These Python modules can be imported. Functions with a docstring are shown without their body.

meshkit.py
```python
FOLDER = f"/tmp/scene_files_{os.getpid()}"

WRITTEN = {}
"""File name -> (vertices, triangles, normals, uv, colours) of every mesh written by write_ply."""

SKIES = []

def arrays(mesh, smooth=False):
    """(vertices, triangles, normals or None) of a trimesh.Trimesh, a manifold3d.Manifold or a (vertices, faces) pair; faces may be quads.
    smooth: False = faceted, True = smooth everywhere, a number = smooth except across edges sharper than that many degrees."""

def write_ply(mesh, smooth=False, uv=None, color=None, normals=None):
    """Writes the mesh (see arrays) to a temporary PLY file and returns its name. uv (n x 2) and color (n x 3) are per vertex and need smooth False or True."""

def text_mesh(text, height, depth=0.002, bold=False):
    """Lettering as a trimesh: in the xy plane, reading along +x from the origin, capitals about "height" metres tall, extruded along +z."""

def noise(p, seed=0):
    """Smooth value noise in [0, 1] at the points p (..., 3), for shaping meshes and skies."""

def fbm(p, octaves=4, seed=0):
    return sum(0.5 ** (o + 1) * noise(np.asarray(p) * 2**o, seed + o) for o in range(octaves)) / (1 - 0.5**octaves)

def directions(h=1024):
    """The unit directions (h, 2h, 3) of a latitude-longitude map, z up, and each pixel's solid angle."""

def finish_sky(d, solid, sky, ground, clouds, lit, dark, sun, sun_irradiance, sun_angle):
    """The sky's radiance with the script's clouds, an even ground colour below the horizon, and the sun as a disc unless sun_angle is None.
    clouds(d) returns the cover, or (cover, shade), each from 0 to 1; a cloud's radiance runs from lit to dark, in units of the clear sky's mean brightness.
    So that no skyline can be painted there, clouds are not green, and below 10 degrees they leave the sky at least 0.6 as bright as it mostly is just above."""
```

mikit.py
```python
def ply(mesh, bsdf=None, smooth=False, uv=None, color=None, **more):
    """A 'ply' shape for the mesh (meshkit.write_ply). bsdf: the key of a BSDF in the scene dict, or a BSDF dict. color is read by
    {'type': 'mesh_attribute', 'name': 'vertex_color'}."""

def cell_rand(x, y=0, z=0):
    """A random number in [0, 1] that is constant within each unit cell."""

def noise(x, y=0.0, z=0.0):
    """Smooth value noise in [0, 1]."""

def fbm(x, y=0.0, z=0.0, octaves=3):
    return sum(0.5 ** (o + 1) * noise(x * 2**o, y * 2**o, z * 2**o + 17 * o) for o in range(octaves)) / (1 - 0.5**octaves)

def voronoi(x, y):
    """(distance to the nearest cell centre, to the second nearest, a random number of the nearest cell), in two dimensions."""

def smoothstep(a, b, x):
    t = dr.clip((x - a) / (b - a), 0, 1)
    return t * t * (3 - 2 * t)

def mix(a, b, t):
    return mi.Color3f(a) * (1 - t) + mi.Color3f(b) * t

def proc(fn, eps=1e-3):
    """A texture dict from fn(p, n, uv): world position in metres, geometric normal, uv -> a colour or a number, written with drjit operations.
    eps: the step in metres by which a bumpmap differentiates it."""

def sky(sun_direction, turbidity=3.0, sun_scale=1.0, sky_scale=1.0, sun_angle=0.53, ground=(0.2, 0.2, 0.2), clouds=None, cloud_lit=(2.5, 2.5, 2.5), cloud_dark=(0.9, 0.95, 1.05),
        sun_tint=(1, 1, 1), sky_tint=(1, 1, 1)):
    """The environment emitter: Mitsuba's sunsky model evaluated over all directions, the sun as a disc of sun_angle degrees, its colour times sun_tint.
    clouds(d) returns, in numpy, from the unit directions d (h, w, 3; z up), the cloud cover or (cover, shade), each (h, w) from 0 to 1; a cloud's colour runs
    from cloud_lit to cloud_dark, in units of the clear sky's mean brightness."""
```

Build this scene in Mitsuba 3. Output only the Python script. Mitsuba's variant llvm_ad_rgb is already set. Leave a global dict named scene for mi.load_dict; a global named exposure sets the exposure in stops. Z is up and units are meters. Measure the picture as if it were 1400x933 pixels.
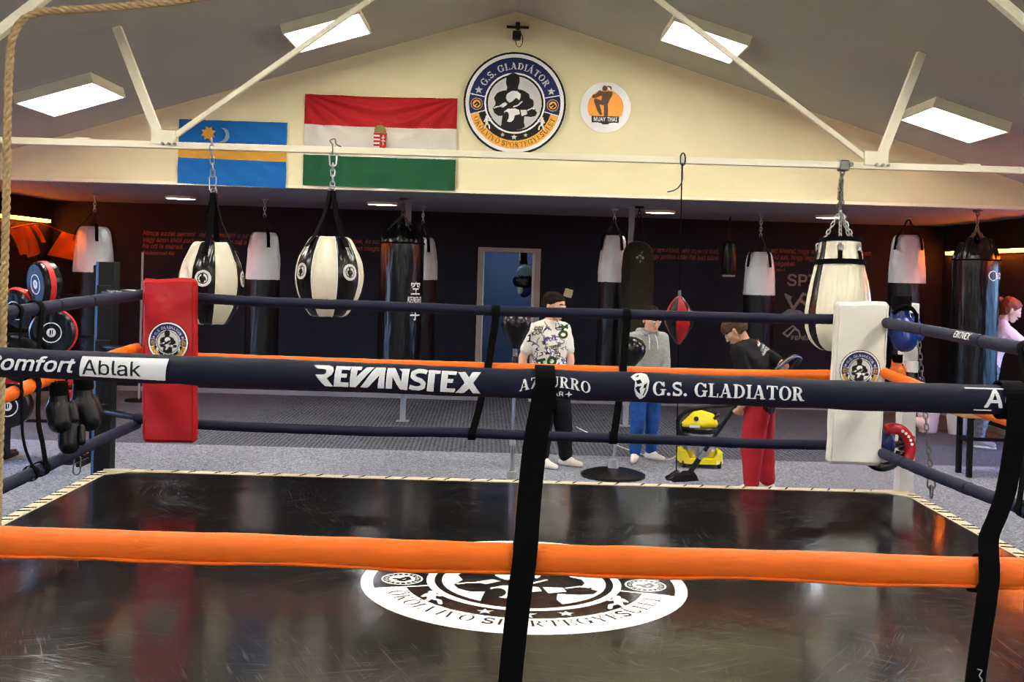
import math, random
import numpy as np, trimesh, mitsuba as mi, mikit, meshkit, drjit as dr
import manifold3d as m3
from shapely.geometry import Polygon, LineString, Point, box as sbox
from shapely import affinity
from shapely.ops import unary_union
T = mi.ScalarTransform4f
rng = np.random.default_rng(7)
random.seed(7)
scene, labels = {}, {}
PI = math.pi

# ------------------------------------------------------------------ camera, light, exposure
exposure = 1.05
EYE = np.array([0, 0, 1.65])
YAW, PITCH, ROLL = -.0055, .0067, .029

def camera_rows(yaw, pitch, roll):
    cy, sy, cp, sp, cr, sr = math.cos(yaw), math.sin(yaw), math.cos(pitch), math.sin(pitch), math.cos(roll), math.sin(roll)
    axes = np.array([[1, 0, 0], [0, 0, -1], [0, 1, 0.]])
    return np.array([[cr, -sr, 0], [sr, cr, 0], [0, 0, 1]]) @ np.array([[1, 0, 0], [0, cp, -sp], [0, sp, cp]]) @ axes @ np.array([[cy, sy, 0], [-sy, cy, 0], [0, 0, 1]])

_r = camera_rows(YAW, PITCH, ROLL)
_m = np.eye(4); _m[:3, 0], _m[:3, 1], _m[:3, 2], _m[:3, 3] = -_r[0], -_r[1], _r[2], EYE
scene['camera'] = {'type': 'perspective', 'fov': math.degrees(2 * math.atan(700 / 1487.6)), 'fov_axis': 'x',
                   'principal_point_offset_x': 0.0, 'principal_point_offset_y': (466.5 - 384.3) / 933,
                   'near_clip': 0.05, 'far_clip': 200.0, 'to_world': T(_m)}
scene['sky'] = mikit.sky((-.45, -.5, .6), turbidity=4.0, sun_scale=0.0, sky_scale=26.0, sky_tint=(.62, .9, 1.3))
PANEL_WATT = 16.0      # radiance of the ceiling light panels
SOFFIT_WATT = 14.0     # of the small lights under the soffit
LED_WATT = 36.0         # of the orange light strips on the side walls

# ------------------------------------------------------------------ materials
def lin(c):
    c = np.asarray(c, float) / 255
    return [float(v) for v in np.where(c <= .04045, c / 12.92, ((c + .055) / 1.055) ** 2.4)]

def rgb(c): return {'type': 'rgb', 'value': [float(v) for v in c]}

def mat(name, color, rough=.6, spec=.5, bump=None, bscale=1.0, **kw):
    """a principled BSDF entry; color: sRGB 0-255, or a texture dict"""
    b = {'type': 'principled', 'base_color': color if isinstance(color, dict) else rgb(lin(color)), 'roughness': rough if isinstance(rough, dict) else float(rough), 'specular': float(spec), **kw}
    if bump is not None:
        b = {'type': 'bumpmap', 'texture': bump, 'scale': float(bscale), 'bsdf': b}
    scene['mat_' + name] = {'type': 'twosided', 'bsdf': b}
    return 'mat_' + name

def speck(c, amount, freq, c2=None):
    a, b = lin(c), lin(c2 if c2 is not None else [v * (1 - amount) for v in c])
    return mikit.proc(lambda p, n, uv: mikit.mix(b, a, mikit.fbm(p.x * freq, p.y * freq, p.z * freq, octaves=3)))

def carpet_color(p, n, uv):
    g = mikit.noise(p.x * 160, p.y * 160) * .6 + mikit.noise(p.x * 70, p.y * 70) * .4
    big = mikit.fbm(p.x * .7, p.y * .7, 3.0)
    rib = .5 + .5 * dr.sin((p.x + .02 * p.y) * 2 * PI / .042)
    zone = mikit.smoothstep(9.95, 10.0, p.y) * (1 - mikit.smoothstep(-5.3, -5.8, p.x))
    v = .62 + 1.1 * (g - .5) + .25 * (big - .5)
    v = v * (1 - zone * .60) + zone * .16 * (rib - .5)
    v = dr.clip(v, .06, 1.6)
    return mi.Color3f(.30, .318, .362) * v

def canvas_scratch(p):
    s = mi.Float(0)
    for k, (a, f, g) in enumerate([(.15, 190, 8.2), (.9, 165, 7.7), (2.0, 200, 9.4), (2.6, 185, 7.4), (1.45, 170, 8.0), (.5, 210, 7.2), (2.95, 195, 8.6)]):
        ca, sa = math.cos(a), math.sin(a)
        u, v = p.x * ca + p.y * sa, -p.x * sa + p.y * ca
        v = v + .22 * mikit.noise(u * 1.8, v * 1.5, 9.0 + k)
        t = mikit.noise(v * f, u * g, 3.0 + 5 * k)
        gate = mikit.smoothstep(.60, .88, mikit.noise(u * 1.9, v * 2.6, 40.0 + k))
        s = dr.maximum(s, mikit.smoothstep(.70, .97, t) * gate)
    return s

def canvas_color(p, n, uv):
    s = canvas_scratch(p)
    w = mikit.fbm(p.x * 3, p.y * 3, 1.0)
    return mi.Color3f(.0062, .0063, .0062) * (.7 + .6 * w) + mi.Color3f(.018, .018, .017) * s

def canvas_rough(p, n, uv):
    return .09 + .09 * mikit.fbm(p.x * 2.2, p.y * 2.2, 5.0) + .09 * canvas_scratch(p)

def canvas_bump(p, n, uv):
    return .5 * mikit.fbm(p.x * 7, p.y * 7, 2.0) + .12 * mikit.fbm(p.x * 32, p.y * 32, 4.0) + .03 * mikit.noise(p.x * 160, p.y * 160)

def cloth_bump(p, n, uv):
    return mikit.fbm(p.x * 60, p.y * 60, p.z * 60)

def wrinkle(p, n, uv):
    return mikit.fbm(p.x * 14, p.y * 14, p.z * 9, octaves=3)

def drop_folds(p, n, uv):
    return mikit.fbm(p.x * 17, p.y * 17, p.z * 2.2, octaves=3)

mat('wall_cream', speck((240, 231, 184), .05, 1.5), .75, .25)
mat('ceiling', speck((170, 167, 150), .06, 1.2), .8, .2)
mat('soffit', (122, 124, 130), .8, .2)
mat('navy_wall', speck((18, 23, 38), .25, 2.0), .7, .3)
mat('dark_wall', speck((38, 30, 30), .3, 1.5), .75, .3)
mat('side_cream', (214, 208, 190), .8, .2)
mat('carpet', mikit.proc(carpet_color), 1.0, .1)
mat('canvas', mikit.proc(canvas_color), mikit.proc(canvas_rough), .5, bump=mikit.proc(canvas_bump, eps=2e-3), bscale=.0022)
mat('canvas_white', (236, 236, 228), .35, .5)
mat('canvas_ink', (24, 24, 23), .3, .5)
mat('edge_cloth', speck((226, 214, 180), .12, 20), .8, .3)
mat('black_steel', (12, 12, 14), .5, .3)
mat('black_plastic', (14, 14, 15), .35, .5)
mat('black_web', (3, 3, 3), .85, .12)
mat('navy_rope', speck((17, 21, 46), .25, 30), .66, .25, bump=mikit.proc(wrinkle, eps=2e-3), bscale=.004)
mat('navy_dark_rope', speck((30, 36, 60), .2, 30), .64, .28, bump=mikit.proc(wrinkle, eps=2e-3), bscale=.004)
mat('orange_rope', speck((238, 104, 4), .06, 20), .55, .35, bump=mikit.proc(wrinkle, eps=2e-3), bscale=.004)
mat('print_white', (238, 238, 236), .5, .4)
mat('print_black', (12, 12, 12), .5, .4)
mat('red_vinyl', speck((184, 16, 20), .1, 6), .38, .5, bump=mikit.proc(wrinkle, eps=3e-3), bscale=.006)
mat('white_vinyl', speck((232, 228, 214), .05, 6), .4, .5, bump=mikit.proc(wrinkle, eps=3e-3), bscale=.006)
mat('cream_vinyl', speck((232, 226, 198), .05, 6), .35, .5, bump=mikit.proc(wrinkle, eps=3e-3), bscale=.008)
mat('bag_white', speck((234, 236, 234), .05, 6), .38, .5, bump=mikit.proc(drop_folds, eps=3e-3), bscale=.016)
mat('black_vinyl', (8, 8, 9), .25, .42, bump=mikit.proc(drop_folds, eps=3e-3), bscale=.012)
mat('black_bag', (7, 7, 9), .38, .35, bump=mikit.proc(drop_folds, eps=3e-3), bscale=.008)
mat('olive_canvas', speck((44, 42, 32), .3, 40), .85, .2)
mat('chrome', (205, 206, 210), .22, .5, metallic=1.0)
mat('old_steel', (120, 118, 112), .42, .5, metallic=1.0)
mat('white_paint', (242, 235, 206), .45, .4)
mat('grey_paint', (150, 150, 150), .5, .4)
mat('post_white', (236, 234, 226), .4, .4)
mat('blue_paint', (60, 96, 150), .5, .4)
mat('door_frame', speck((178, 166, 156), .08, 8), .55, .4)
mat('blue_wall', speck((70, 100, 150), .08, 2), .7, .3)
mat('flag_blue', (26, 98, 166), .8, .2)
mat('flag_gold', (200, 148, 58), .8, .2)
mat('flag_grey', (120, 150, 160), .8, .2)
mat('flag_red', (158, 30, 34), .8, .2)
mat('flag_white', (208, 202, 188), .8, .2)
mat('flag_green', (28, 78, 48), .8, .2)
mat('crown_gold', (120, 104, 52), .7, .3)
mat('sign_navy', (22, 32, 84), .5, .4)
mat('sign_yellow', (232, 168, 62), .5, .4)
mat('sign_orange', (242, 158, 48), .5, .4)
mat('sign_white', (240, 240, 236), .5, .4)
mat('sign_silver', (206, 206, 202), .5, .4)
mat('sign_black', (10, 10, 11), .5, .4)
mat('sign_brown', (84, 52, 30), .5, .4)
mat('quote_ink', (132, 72, 58), .7, .2)
mat('poster_black', (14, 14, 18), .6, .3)
mat('poster_ink', (120, 120, 122), .6, .3)
mat('rope_hemp', speck((196, 168, 122), .3, 70), .9, .1)
mat('orange_cloth', (244, 104, 24), .8, .2)
mat('yellow_plastic', (246, 226, 26), .3, .5)
mat('pink_plastic', (236, 204, 196), .45, .4)
mat('pink_red', (222, 60, 66), .5, .4)
mat('red_strap', (214, 50, 44), .5, .4)
mat('glove_blue', (18, 42, 112), .3, .5)
mat('glove_red', (190, 34, 44), .35, .5)
mat('glove_orange', (236, 110, 40), .4, .5)
mat('wood_bench', (196, 150, 104), .6, .3)
mat('skin', (226, 178, 150), .55, .35)
mat('skin_warm', (214, 162, 130), .55, .35)
mat('lips', (176, 96, 88), .5, .35)
mat('eye_white', (232, 230, 226), .3, .5)
mat('eye_dark', (34, 24, 20), .25, .5)
mat('hair_dark', speck((44, 31, 24), .55, 120), .85, .08)
mat('hair_brown', speck((98, 70, 46), .5, 90), .7, .25)
mat('hair_auburn', speck((140, 72, 42), .5, 90), .55, .4)
mat('tee_white', (230, 226, 212), .8, .2, bump=mikit.proc(wrinkle, eps=3e-3), bscale=.01)
mat('tee_black', (20, 20, 22), .8, .2, bump=mikit.proc(wrinkle, eps=3e-3), bscale=.01)
mat('tee_pink', (238, 204, 204), .8, .2, bump=mikit.proc(wrinkle, eps=3e-3), bscale=.01)
mat('hoodie', speck((170, 174, 168), .2, 50), .85, .2, bump=mikit.proc(wrinkle, eps=3e-3), bscale=.012)
mat('jeans', speck((44, 92, 170), .35, 25), .8, .2, bump=mikit.proc(wrinkle, eps=3e-3), bscale=.012)
mat('trousers_black', (16, 16, 20), .8, .2, bump=mikit.proc(wrinkle, eps=3e-3), bscale=.012)
mat('trousers_red', speck((182, 38, 46), .15, 12), .75, .25, bump=mikit.proc(wrinkle, eps=3e-3), bscale=.014)
mat('leggings', speck((150, 148, 150), .1, 40, (36, 36, 40)), .7, .2)
mat('sock', (232, 226, 214), .9, .1)
mat('ink_green', (38, 74, 44), .8, .2)
mat('ink_purple', (76, 60, 130), .8, .2)
mat('ink_grey', (120, 118, 110), .8, .2)
mat('glass_lens', (8, 8, 10), .1, .6)
scene['mat_pane'] = {'type': 'thindielectric', 'int_ior': 1.5}

def emit(color, watt): return {'type': 'area', 'radiance': rgb([c * watt for c in color])}

# ------------------------------------------------------------------ building helpers
def add(key, mesh, m, smooth=False, **more):
    assert key not in scene, key
    scene[key] = mikit.ply(mesh, m if m.startswith('mat_') else 'mat_' + m, smooth=smooth, **more)
    return key

def num(base, taken=None):
    """base, base_001, base_002 ... : the next key that is free"""
    taken = scene if taken is None else taken
    k, i = base, 0
    while k in taken or any(q.startswith(k + '__') for q in taken):
        i += 1; k = f'{base}_{i:03d}'
    return k

def part(parent, name, mesh, m, smooth=False, **more): return add(num(parent + '__' + name), mesh, m, smooth, **more)

def tag(key, label, category, group=None):
    labels[key] = {'label': label, 'category': category}
    if group: labels[key]['group'] = group
    return key

def plabel(key, label): labels[key] = {'label': label}

def structure(key, mesh, m, smooth=False, label=None, **more):
    add(key, mesh, m, smooth, **more); labels[key] = {'kind': 'structure'}
    if label: labels[key]['label'] = label
    return key

cat = trimesh.util.concatenate

def tri(m):
    k = m.to_mesh(); return trimesh.Trimesh(k.vert_properties[:, :3], k.tri_verts, process=False)

def box(x0, x1, y0, y1, z0, z1, bevel=0.0):
    if bevel <= 0:
        return trimesh.creation.box(bounds=[[x0, y0, z0], [x1, y1, z1]])
    c, h = np.array([(x0 + x1) / 2, (y0 + y1) / 2, (z0 + z1) / 2]), np.array([x1 - x0, y1 - y0, z1 - z0]) / 2
    b = min(bevel, .49 * 2 * h.min())
    pts = []
    for s in np.ndindex(2, 2, 2):
        s = np.array(s) * 2 - 1
        for k in range(3):
            q = h - b; q[k] = h[k]
            pts.append(c + s * q)
    return trimesh.convex.convex_hull(np.array(pts))

def xf(mesh, rot=None, axis=(0, 0, 1), loc=(0, 0, 0), scale=None):
    m = mesh.copy()
    if scale is not None: m.apply_scale(scale)
    if rot: m.apply_transform(trimesh.transformations.rotation_matrix(rot, axis))
    m.apply_translation(loc)
    return m

def frame_xf(mesh, origin, right, up):
    """mesh drawn in xy (normal +z) set up at origin with its x along right and y along up"""
    r, u = np.asarray(right, float), np.asarray(up, float)
    r, u = r / np.linalg.norm(r), u / np.linalg.norm(u)
    m = mesh.copy(); M = np.eye(4)
    M[:3, 0], M[:3, 1], M[:3, 2], M[:3, 3] = r, u, np.cross(r, u), origin
    m.apply_transform(M)
    return m

def lathe(profile, n=32, loc=(0, 0, 0)):
    m = trimesh.creation.revolve(np.array(profile, float), sections=n)
    if m.volume < 0: m.invert()
    m.apply_translation(loc)
    return m

def spline(pts, n):
    from scipy.interpolate import PchipInterpolator
    p = np.asarray(pts, float)
    d = np.r_[0, np.cumsum(np.linalg.norm(np.diff(p, axis=0), axis=1))]
    t = np.linspace(0, d[-1], n)
    return PchipInterpolator(d, p)(t)

def tube(points, radius, sides=12, caps=True):
    p = np.asarray(points, float)
    t = np.gradient(p, axis=0); t /= np.linalg.norm(t, axis=1, keepdims=True) + 1e-12
    a = np.cross(t[0], [0, 0, 1.] if abs(t[0][2]) < .9 else [1., 0, 0]); a /= np.linalg.norm(a)
    A = []
    for ti in t:
        a = a - ti * (a @ ti); a /= np.linalg.norm(a); A.append(a)
    A = np.array(A); B = np.cross(t, A)
    th = np.arange(sides) * 2 * PI / sides
    r = np.broadcast_to(np.asarray(radius, float), (len(p),))
    v = p[:, None] + r[:, None, None] * (np.cos(th)[None, :, None] * A[:, None] + np.sin(th)[None, :, None] * B[:, None])
    i, j = np.meshgrid(np.arange(len(p) - 1), np.arange(sides), indexing='ij')
    q = np.stack([i * sides + j, i * sides + (j + 1) % sides, (i + 1) * sides + (j + 1) % sides, (i + 1) * sides + j], -1).reshape(-1, 4)
    f = np.vstack([q[:, [0, 1, 2]], q[:, [0, 2, 3]]])
    v = v.reshape(-1, 3)
    if caps:
        n = len(v); v = np.vstack([v, p[0], p[-1]]); k = np.arange(sides); e = (len(p) - 1) * sides
        f = np.vstack([f, np.stack([(k + 1) % sides, k, k * 0 + n], 1), np.stack([e + k, e + (k + 1) % sides, k * 0 + n + 1], 1)])
    return trimesh.Trimesh(v, f, process=False)

def rod(a, b, r, sides=12): return tube(np.array([a, b], float), r, sides)

def beam(a, b, w, h, up=(0, 0, 1)):
    """a square bar from a to b, w across and h along up"""
    a, b = np.asarray(a, float), np.asarray(b, float)
    t = b - a; L = np.linalg.norm(t); t /= L
    s = np.cross(t, up); s /= np.linalg.norm(s); u = np.cross(s, t)
    m = trimesh.creation.box((L, w, h)); M = np.eye(4)
    M[:3, 0], M[:3, 1], M[:3, 2], M[:3, 3] = t, s, u, (a + b) / 2
    m.apply_transform(M)
    return m

def ribbon(points, width, thick, side):
    """a strap along points; side: its width direction (one or per point)"""
    p = np.asarray(points, float); n = len(p)
    s = np.broadcast_to(np.asarray(side, float), p.shape); s = s / np.linalg.norm(s, axis=1, keepdims=True)
    t = np.gradient(p, axis=0); t /= np.linalg.norm(t, axis=1, keepdims=True)
    u = np.cross(s, t); u /= np.linalg.norm(u, axis=1, keepdims=True) + 1e-12
    w, h = width / 2, thick / 2
    v = np.stack([p + s * w + u * h, p - s * w + u * h, p - s * w - u * h, p + s * w - u * h], 1).reshape(-1, 3)
    f = []
    for i in range(n - 1):
        for j in range(4):
            a, b, c, d = 4 * i + j, 4 * i + (j + 1) % 4, 4 * i + 4 + (j + 1) % 4, 4 * i + 4 + j
            f += [[a, b, c], [a, c, d]]
    f += [[0, 2, 1], [0, 3, 2]]; e = 4 * (n - 1); f += [[e, e + 1, e + 2], [e, e + 2, e + 3]]
    m = trimesh.Trimesh(v, f, process=False); m.fix_normals()
    return m

def link(length, width, r):
    h = length / 2 - width / 2; a = np.linspace(0, 2 * PI, 13)[:-1]
    pts = np.array([[width / 2 * math.cos(t), 0, (h if math.sin(t) >= 0 else -h) + width / 2 * math.sin(t)] for t in a])
    return tube(np.vstack([pts, pts[:1]]), r, 6, caps=False)

def chain(a, b, length=.032, width=.02, r=.0032):
    """a chain of real links from a to b"""
    a, b = np.asarray(a, float), np.asarray(b, float)
    d = b - a; L = np.linalg.norm(d); n = max(1, int(round(L / (length * .78)))); out = []
    base = link(length, width, r); R = trimesh.geometry.align_vectors([0, 0, 1], d / L)
    for i in range(n):
        m = base.copy()
        if i % 2: m.apply_transform(trimesh.transformations.rotation_matrix(PI / 2, (0, 0, 1)))
        m.apply_transform(R); m.apply_translation(a + d * (i + .5) / n); out.append(m)
    return cat(out)

def displace(m, amp, freq, seed=0, octaves=3):
    m = m.copy(); n = m.vertex_normals
    m.vertices = m.vertices + n * (amp * (meshkit.fbm(m.vertices * freq, octaves, seed) - .5) * 2)[:, None]
    return m

def refine(m, size):
    v, f = trimesh.remesh.subdivide_to_size(m.vertices, m.faces, size, max_iter=12)
    return trimesh.Trimesh(v, f)

def flat(geom, depth=.001):
    geoms = [g for g in (getattr(geom, 'geoms', [geom])) if g.geom_type == 'Polygon' and g.area > 1e-9]
    return cat([trimesh.creation.extrude_polygon(g, depth, engine='earcut') for g in geoms])

_texts = {}
def text(s, height, bold=False, shear=0.0, width=None, depth=.001):
    """lettering from the origin along +x, optionally slanted and stretched to a width"""
    key = (s, bold)
    if key not in _texts: _texts[key] = meshkit.text_mesh(s, 1.0, 1.0, bold)
    m = _texts[key].copy(); v = m.vertices.copy()
    v[:, 0] += shear * v[:, 1]
    sx = height if width is None else width / (v[:, 0].max() - min(0, v[:, 0].min()))
    m.vertices = v * [sx, height, depth]
    return m

# serif capitals drawn as polygons, capital height 1
def _arc(cx, cy, rx, ry, a0=0, a1=360, n=28):
    t = np.radians(np.linspace(a0, a1, n)); return np.stack([cx + rx * np.cos(t), cy + ry * np.sin(t)], 1)
def _bar(x0, y0, x1, y1, w):
    dx, dy = x1 - x0, y1 - y0
    if abs(dy) < 1e-6: return sbox(min(x0, x1), y0 - w / 2, max(x0, x1), y0 + w / 2)
    h = w / 2 * math.hypot(dx, dy) / abs(dy)
    return Polygon([(x0 - h, y0), (x0 + h, y0), (x1 + h, y1), (x1 - h, y1)])
def _serif_glyphs(tk=.20, tn=.085, s=.075):
    def foot(x, y, w=.32): return sbox(x - w / 2, y if y < .5 else 1 - s, x + w / 2, s if y < .5 else 1)
    def stem(x): return unary_union([sbox(x - tk / 2, 0, x + tk / 2, 1), foot(x, 0, tk + .18), foot(x, 1, tk + .18)])
    G = {}
    O = Polygon(_arc(.42, .5, .42, .52)).difference(Polygon(_arc(.42, .5, .42 - tk, .52 - tn)))
    G['O'] = (O, .84)
    G['G'] = (unary_union([O.difference(sbox(.5, .42, 1, .74)), sbox(.62, .04, .80, .46), sbox(.52, .40, .90, .48), sbox(.70, .64, .80, .98)]), .9)
    G['L'] = (unary_union([stem(.19), sbox(.2, 0, .68, s), sbox(.60, 0, .68, .30)]), .7)
    A = unary_union([_bar(.12, 0, .42, 1, tn), _bar(.70, 0, .42, 1, tk), sbox(.22, .28, .62, .28 + tn), foot(.12, 0, .28), foot(.70, 0, .36)])
    G['A'] = (A, .88)
    G['D'] = (unary_union([stem(.19), Polygon(_arc(.3, .5, .5, .5, -90, 90)).difference(Polygon(_arc(.3, .5, .5 - tk, .5 - tn, -90, 90))), sbox(.19, 0, .31, tn), sbox(.19, 1 - tn, .31, 1)]), .84)
    G['I'] = (stem(.19), .38)
    G['T'] = (unary_union([sbox(.4 - tk / 2, 0, .4 + tk / 2, 1), foot(.4, 0, .4), sbox(.02, 1 - tn, .78, 1), sbox(.02, .74, .10, 1), sbox(.70, .74, .78, 1)]), .8)
    bowl = Polygon(_arc(.34, .73, .34, .27, -90, 90)).difference(Polygon(_arc(.34, .73, .34 - tk * .9, .27 - tn, -90, 90)))
    P = unary_union([stem(.19), bowl, sbox(.19, .46, .35, .46 + tn), sbox(.19, 1 - tn, .35, 1)])
    G['P'] = (P, .70)
    G['R'] = (unary_union([P, _bar(.68, 0, .40, .5, tk), foot(.74, 0, .22)]), .86)
    G['E'] = (unary_union([stem(.19), sbox(.2, 0, .68, s), sbox(.2, 1 - s, .66, 1), sbox(.60, 0, .68, .28), sbox(.58, .74, .66, 1), sbox(.2, .48, .5, .48 + tn), sbox(.46, .38, .53, .66)]), .72)
    G['K'] = (unary_union([stem(.19), _bar(.26, .42, .66, 1, tn), _bar(.72, 0, .40, .58, tk), foot(.66, 1, .3), foot(.74, 0, .3)]), .9)
    G['V'] = (unary_union([_bar(.42, 0, .14, 1, tk), _bar(.42, 0, .72, 1, tn), foot(.14, 1, .36), foot(.72, 1, .26)]), .86)
    G['Y'] = (unary_union([sbox(.42 - tk / 2, 0, .42 + tk / 2, .5), foot(.42, 0, .4), _bar(.42, .42, .14, 1, tk), _bar(.42, .42, .72, 1, tn), foot(.14, 1, .36), foot(.72, 1, .26)]), .86)
    U = unary_union([sbox(.09, .3, .09 + tk, 1), sbox(.66, .3, .66 + tn, 1), Polygon(_arc(.42, .32, .33, .34, 180, 360)).difference(Polygon(_arc(.44, .34, .22, .25, 180, 360))), foot(.19, 1, .38), foot(.70, 1, .26)])
    G['U'] = (U, .86)
    G['Z'] = (unary_union([sbox(.06, 0, .70, s), sbox(.06, 1 - s, .70, 1), _bar(.16, .02, .60, .98, tk), sbox(.62, 0, .70, .28), sbox(.06, .74, .14, 1)]), .76)
    sp = LineString(np.vstack([_arc(.36, .73, .25, .21, 30, 250, 16), _arc(.36, .27, .26, .21, 80, -160, 16)])).buffer(.085, cap_style=2)
    G['S'] = (unary_union([sp, sbox(.56, .70, .64, 1.0), sbox(.07, .0, .15, .32)]), .72)
    G['.'] = (Point(.14, .11).buffer(.12), .30)
    G[' '] = (Polygon(), .34)
    acute = lambda x: Polygon([(x - .08, 1.07), (x + .02, 1.07), (x + .2, 1.3), (x + .04, 1.3)])
    dots = lambda x: unary_union([Point(x - .14, 1.17).buffer(.085), Point(x + .14, 1.17).buffer(.085)])
    two = lambda x: unary_union([acute(x - .14), acute(x + .12)])
    for ch, b, f, x in (('Á', 'A', acute, .42), ('Í', 'I', acute, .19), ('Ó', 'O', acute, .42), ('Ö', 'O', dots, .42), ('Ő', 'O', two, .42), ('Ü', 'U', dots, .44)):
        G[ch] = (unary_union([G[b][0], f(x)]), G[b][1])
    return G
GLYPH = _serif_glyphs()
GLYPH_THIN = _serif_glyphs(.15, .05, .05)

def serif_line(s, height, gap=.07, glyphs=None):
    """one line of serif capitals as shapely geometry"""
    glyphs = glyphs or GLYPH; x, out = 0.0, []
    for ch in s:
        g, w = glyphs[ch]
        if not g.is_empty: out.append(affinity.translate(g, x, 0))
        x += w + gap
    return affinity.scale(unary_union(out), height, height, origin=(0, 0)), (x - gap) * height

def serif_arc(s, height, radius, a_mid, a_span, inward=False, glyphs=None):
    """serif capitals along a circle about the origin; letters stand outward (top text) or inward (bottom text)"""
    glyphs = glyphs or GLYPH
    w = [glyphs[c][1] for c in s]; tot = sum(w); out = []; x = 0
    sx = a_span * radius / tot      # metres per unit width
    for c, wi in zip(s, w):
        t = (x + wi / 2) / tot; x += wi
        g = glyphs[c][0]
        if g.is_empty: continue
        g = affinity.scale(affinity.translate(g, -wi / 2, 0), sx * .93, height, origin=(0, 0))
        if inward:
            a = a_mid - a_span / 2 + a_span * t
            g = affinity.rotate(affinity.translate(g, 0, -radius - height), a + PI / 2, origin=(0, 0), use_radians=True)
        else:
            a = a_mid + a_span / 2 - a_span * t
            g = affinity.rotate(affinity.translate(g, 0, radius), a - PI / 2, origin=(0, 0), use_radians=True)
        out.append(g)
    return unary_union(out)

def star(cx, cy, r, n=5, inner=.4, rot=PI / 2):
    return Polygon([(cx + (r if k % 2 == 0 else r * inner) * math.cos(rot + k * PI / n), cy + (r if k % 2 == 0 else r * inner) * math.sin(rot + k * PI / n)) for k in range(2 * n)])

def ring_shape(r1, r0, a0=None, a1=None):
    if a0 is None: return Point(0, 0).buffer(r1, 48).difference(Point(0, 0).buffer(r0, 48))
    o, i = _arc(0, 0, r1, r1, a0, a1, 60), _arc(0, 0, r0, r0, a1, a0, 60)
    return Polygon(np.vstack([o, i]))

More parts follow.
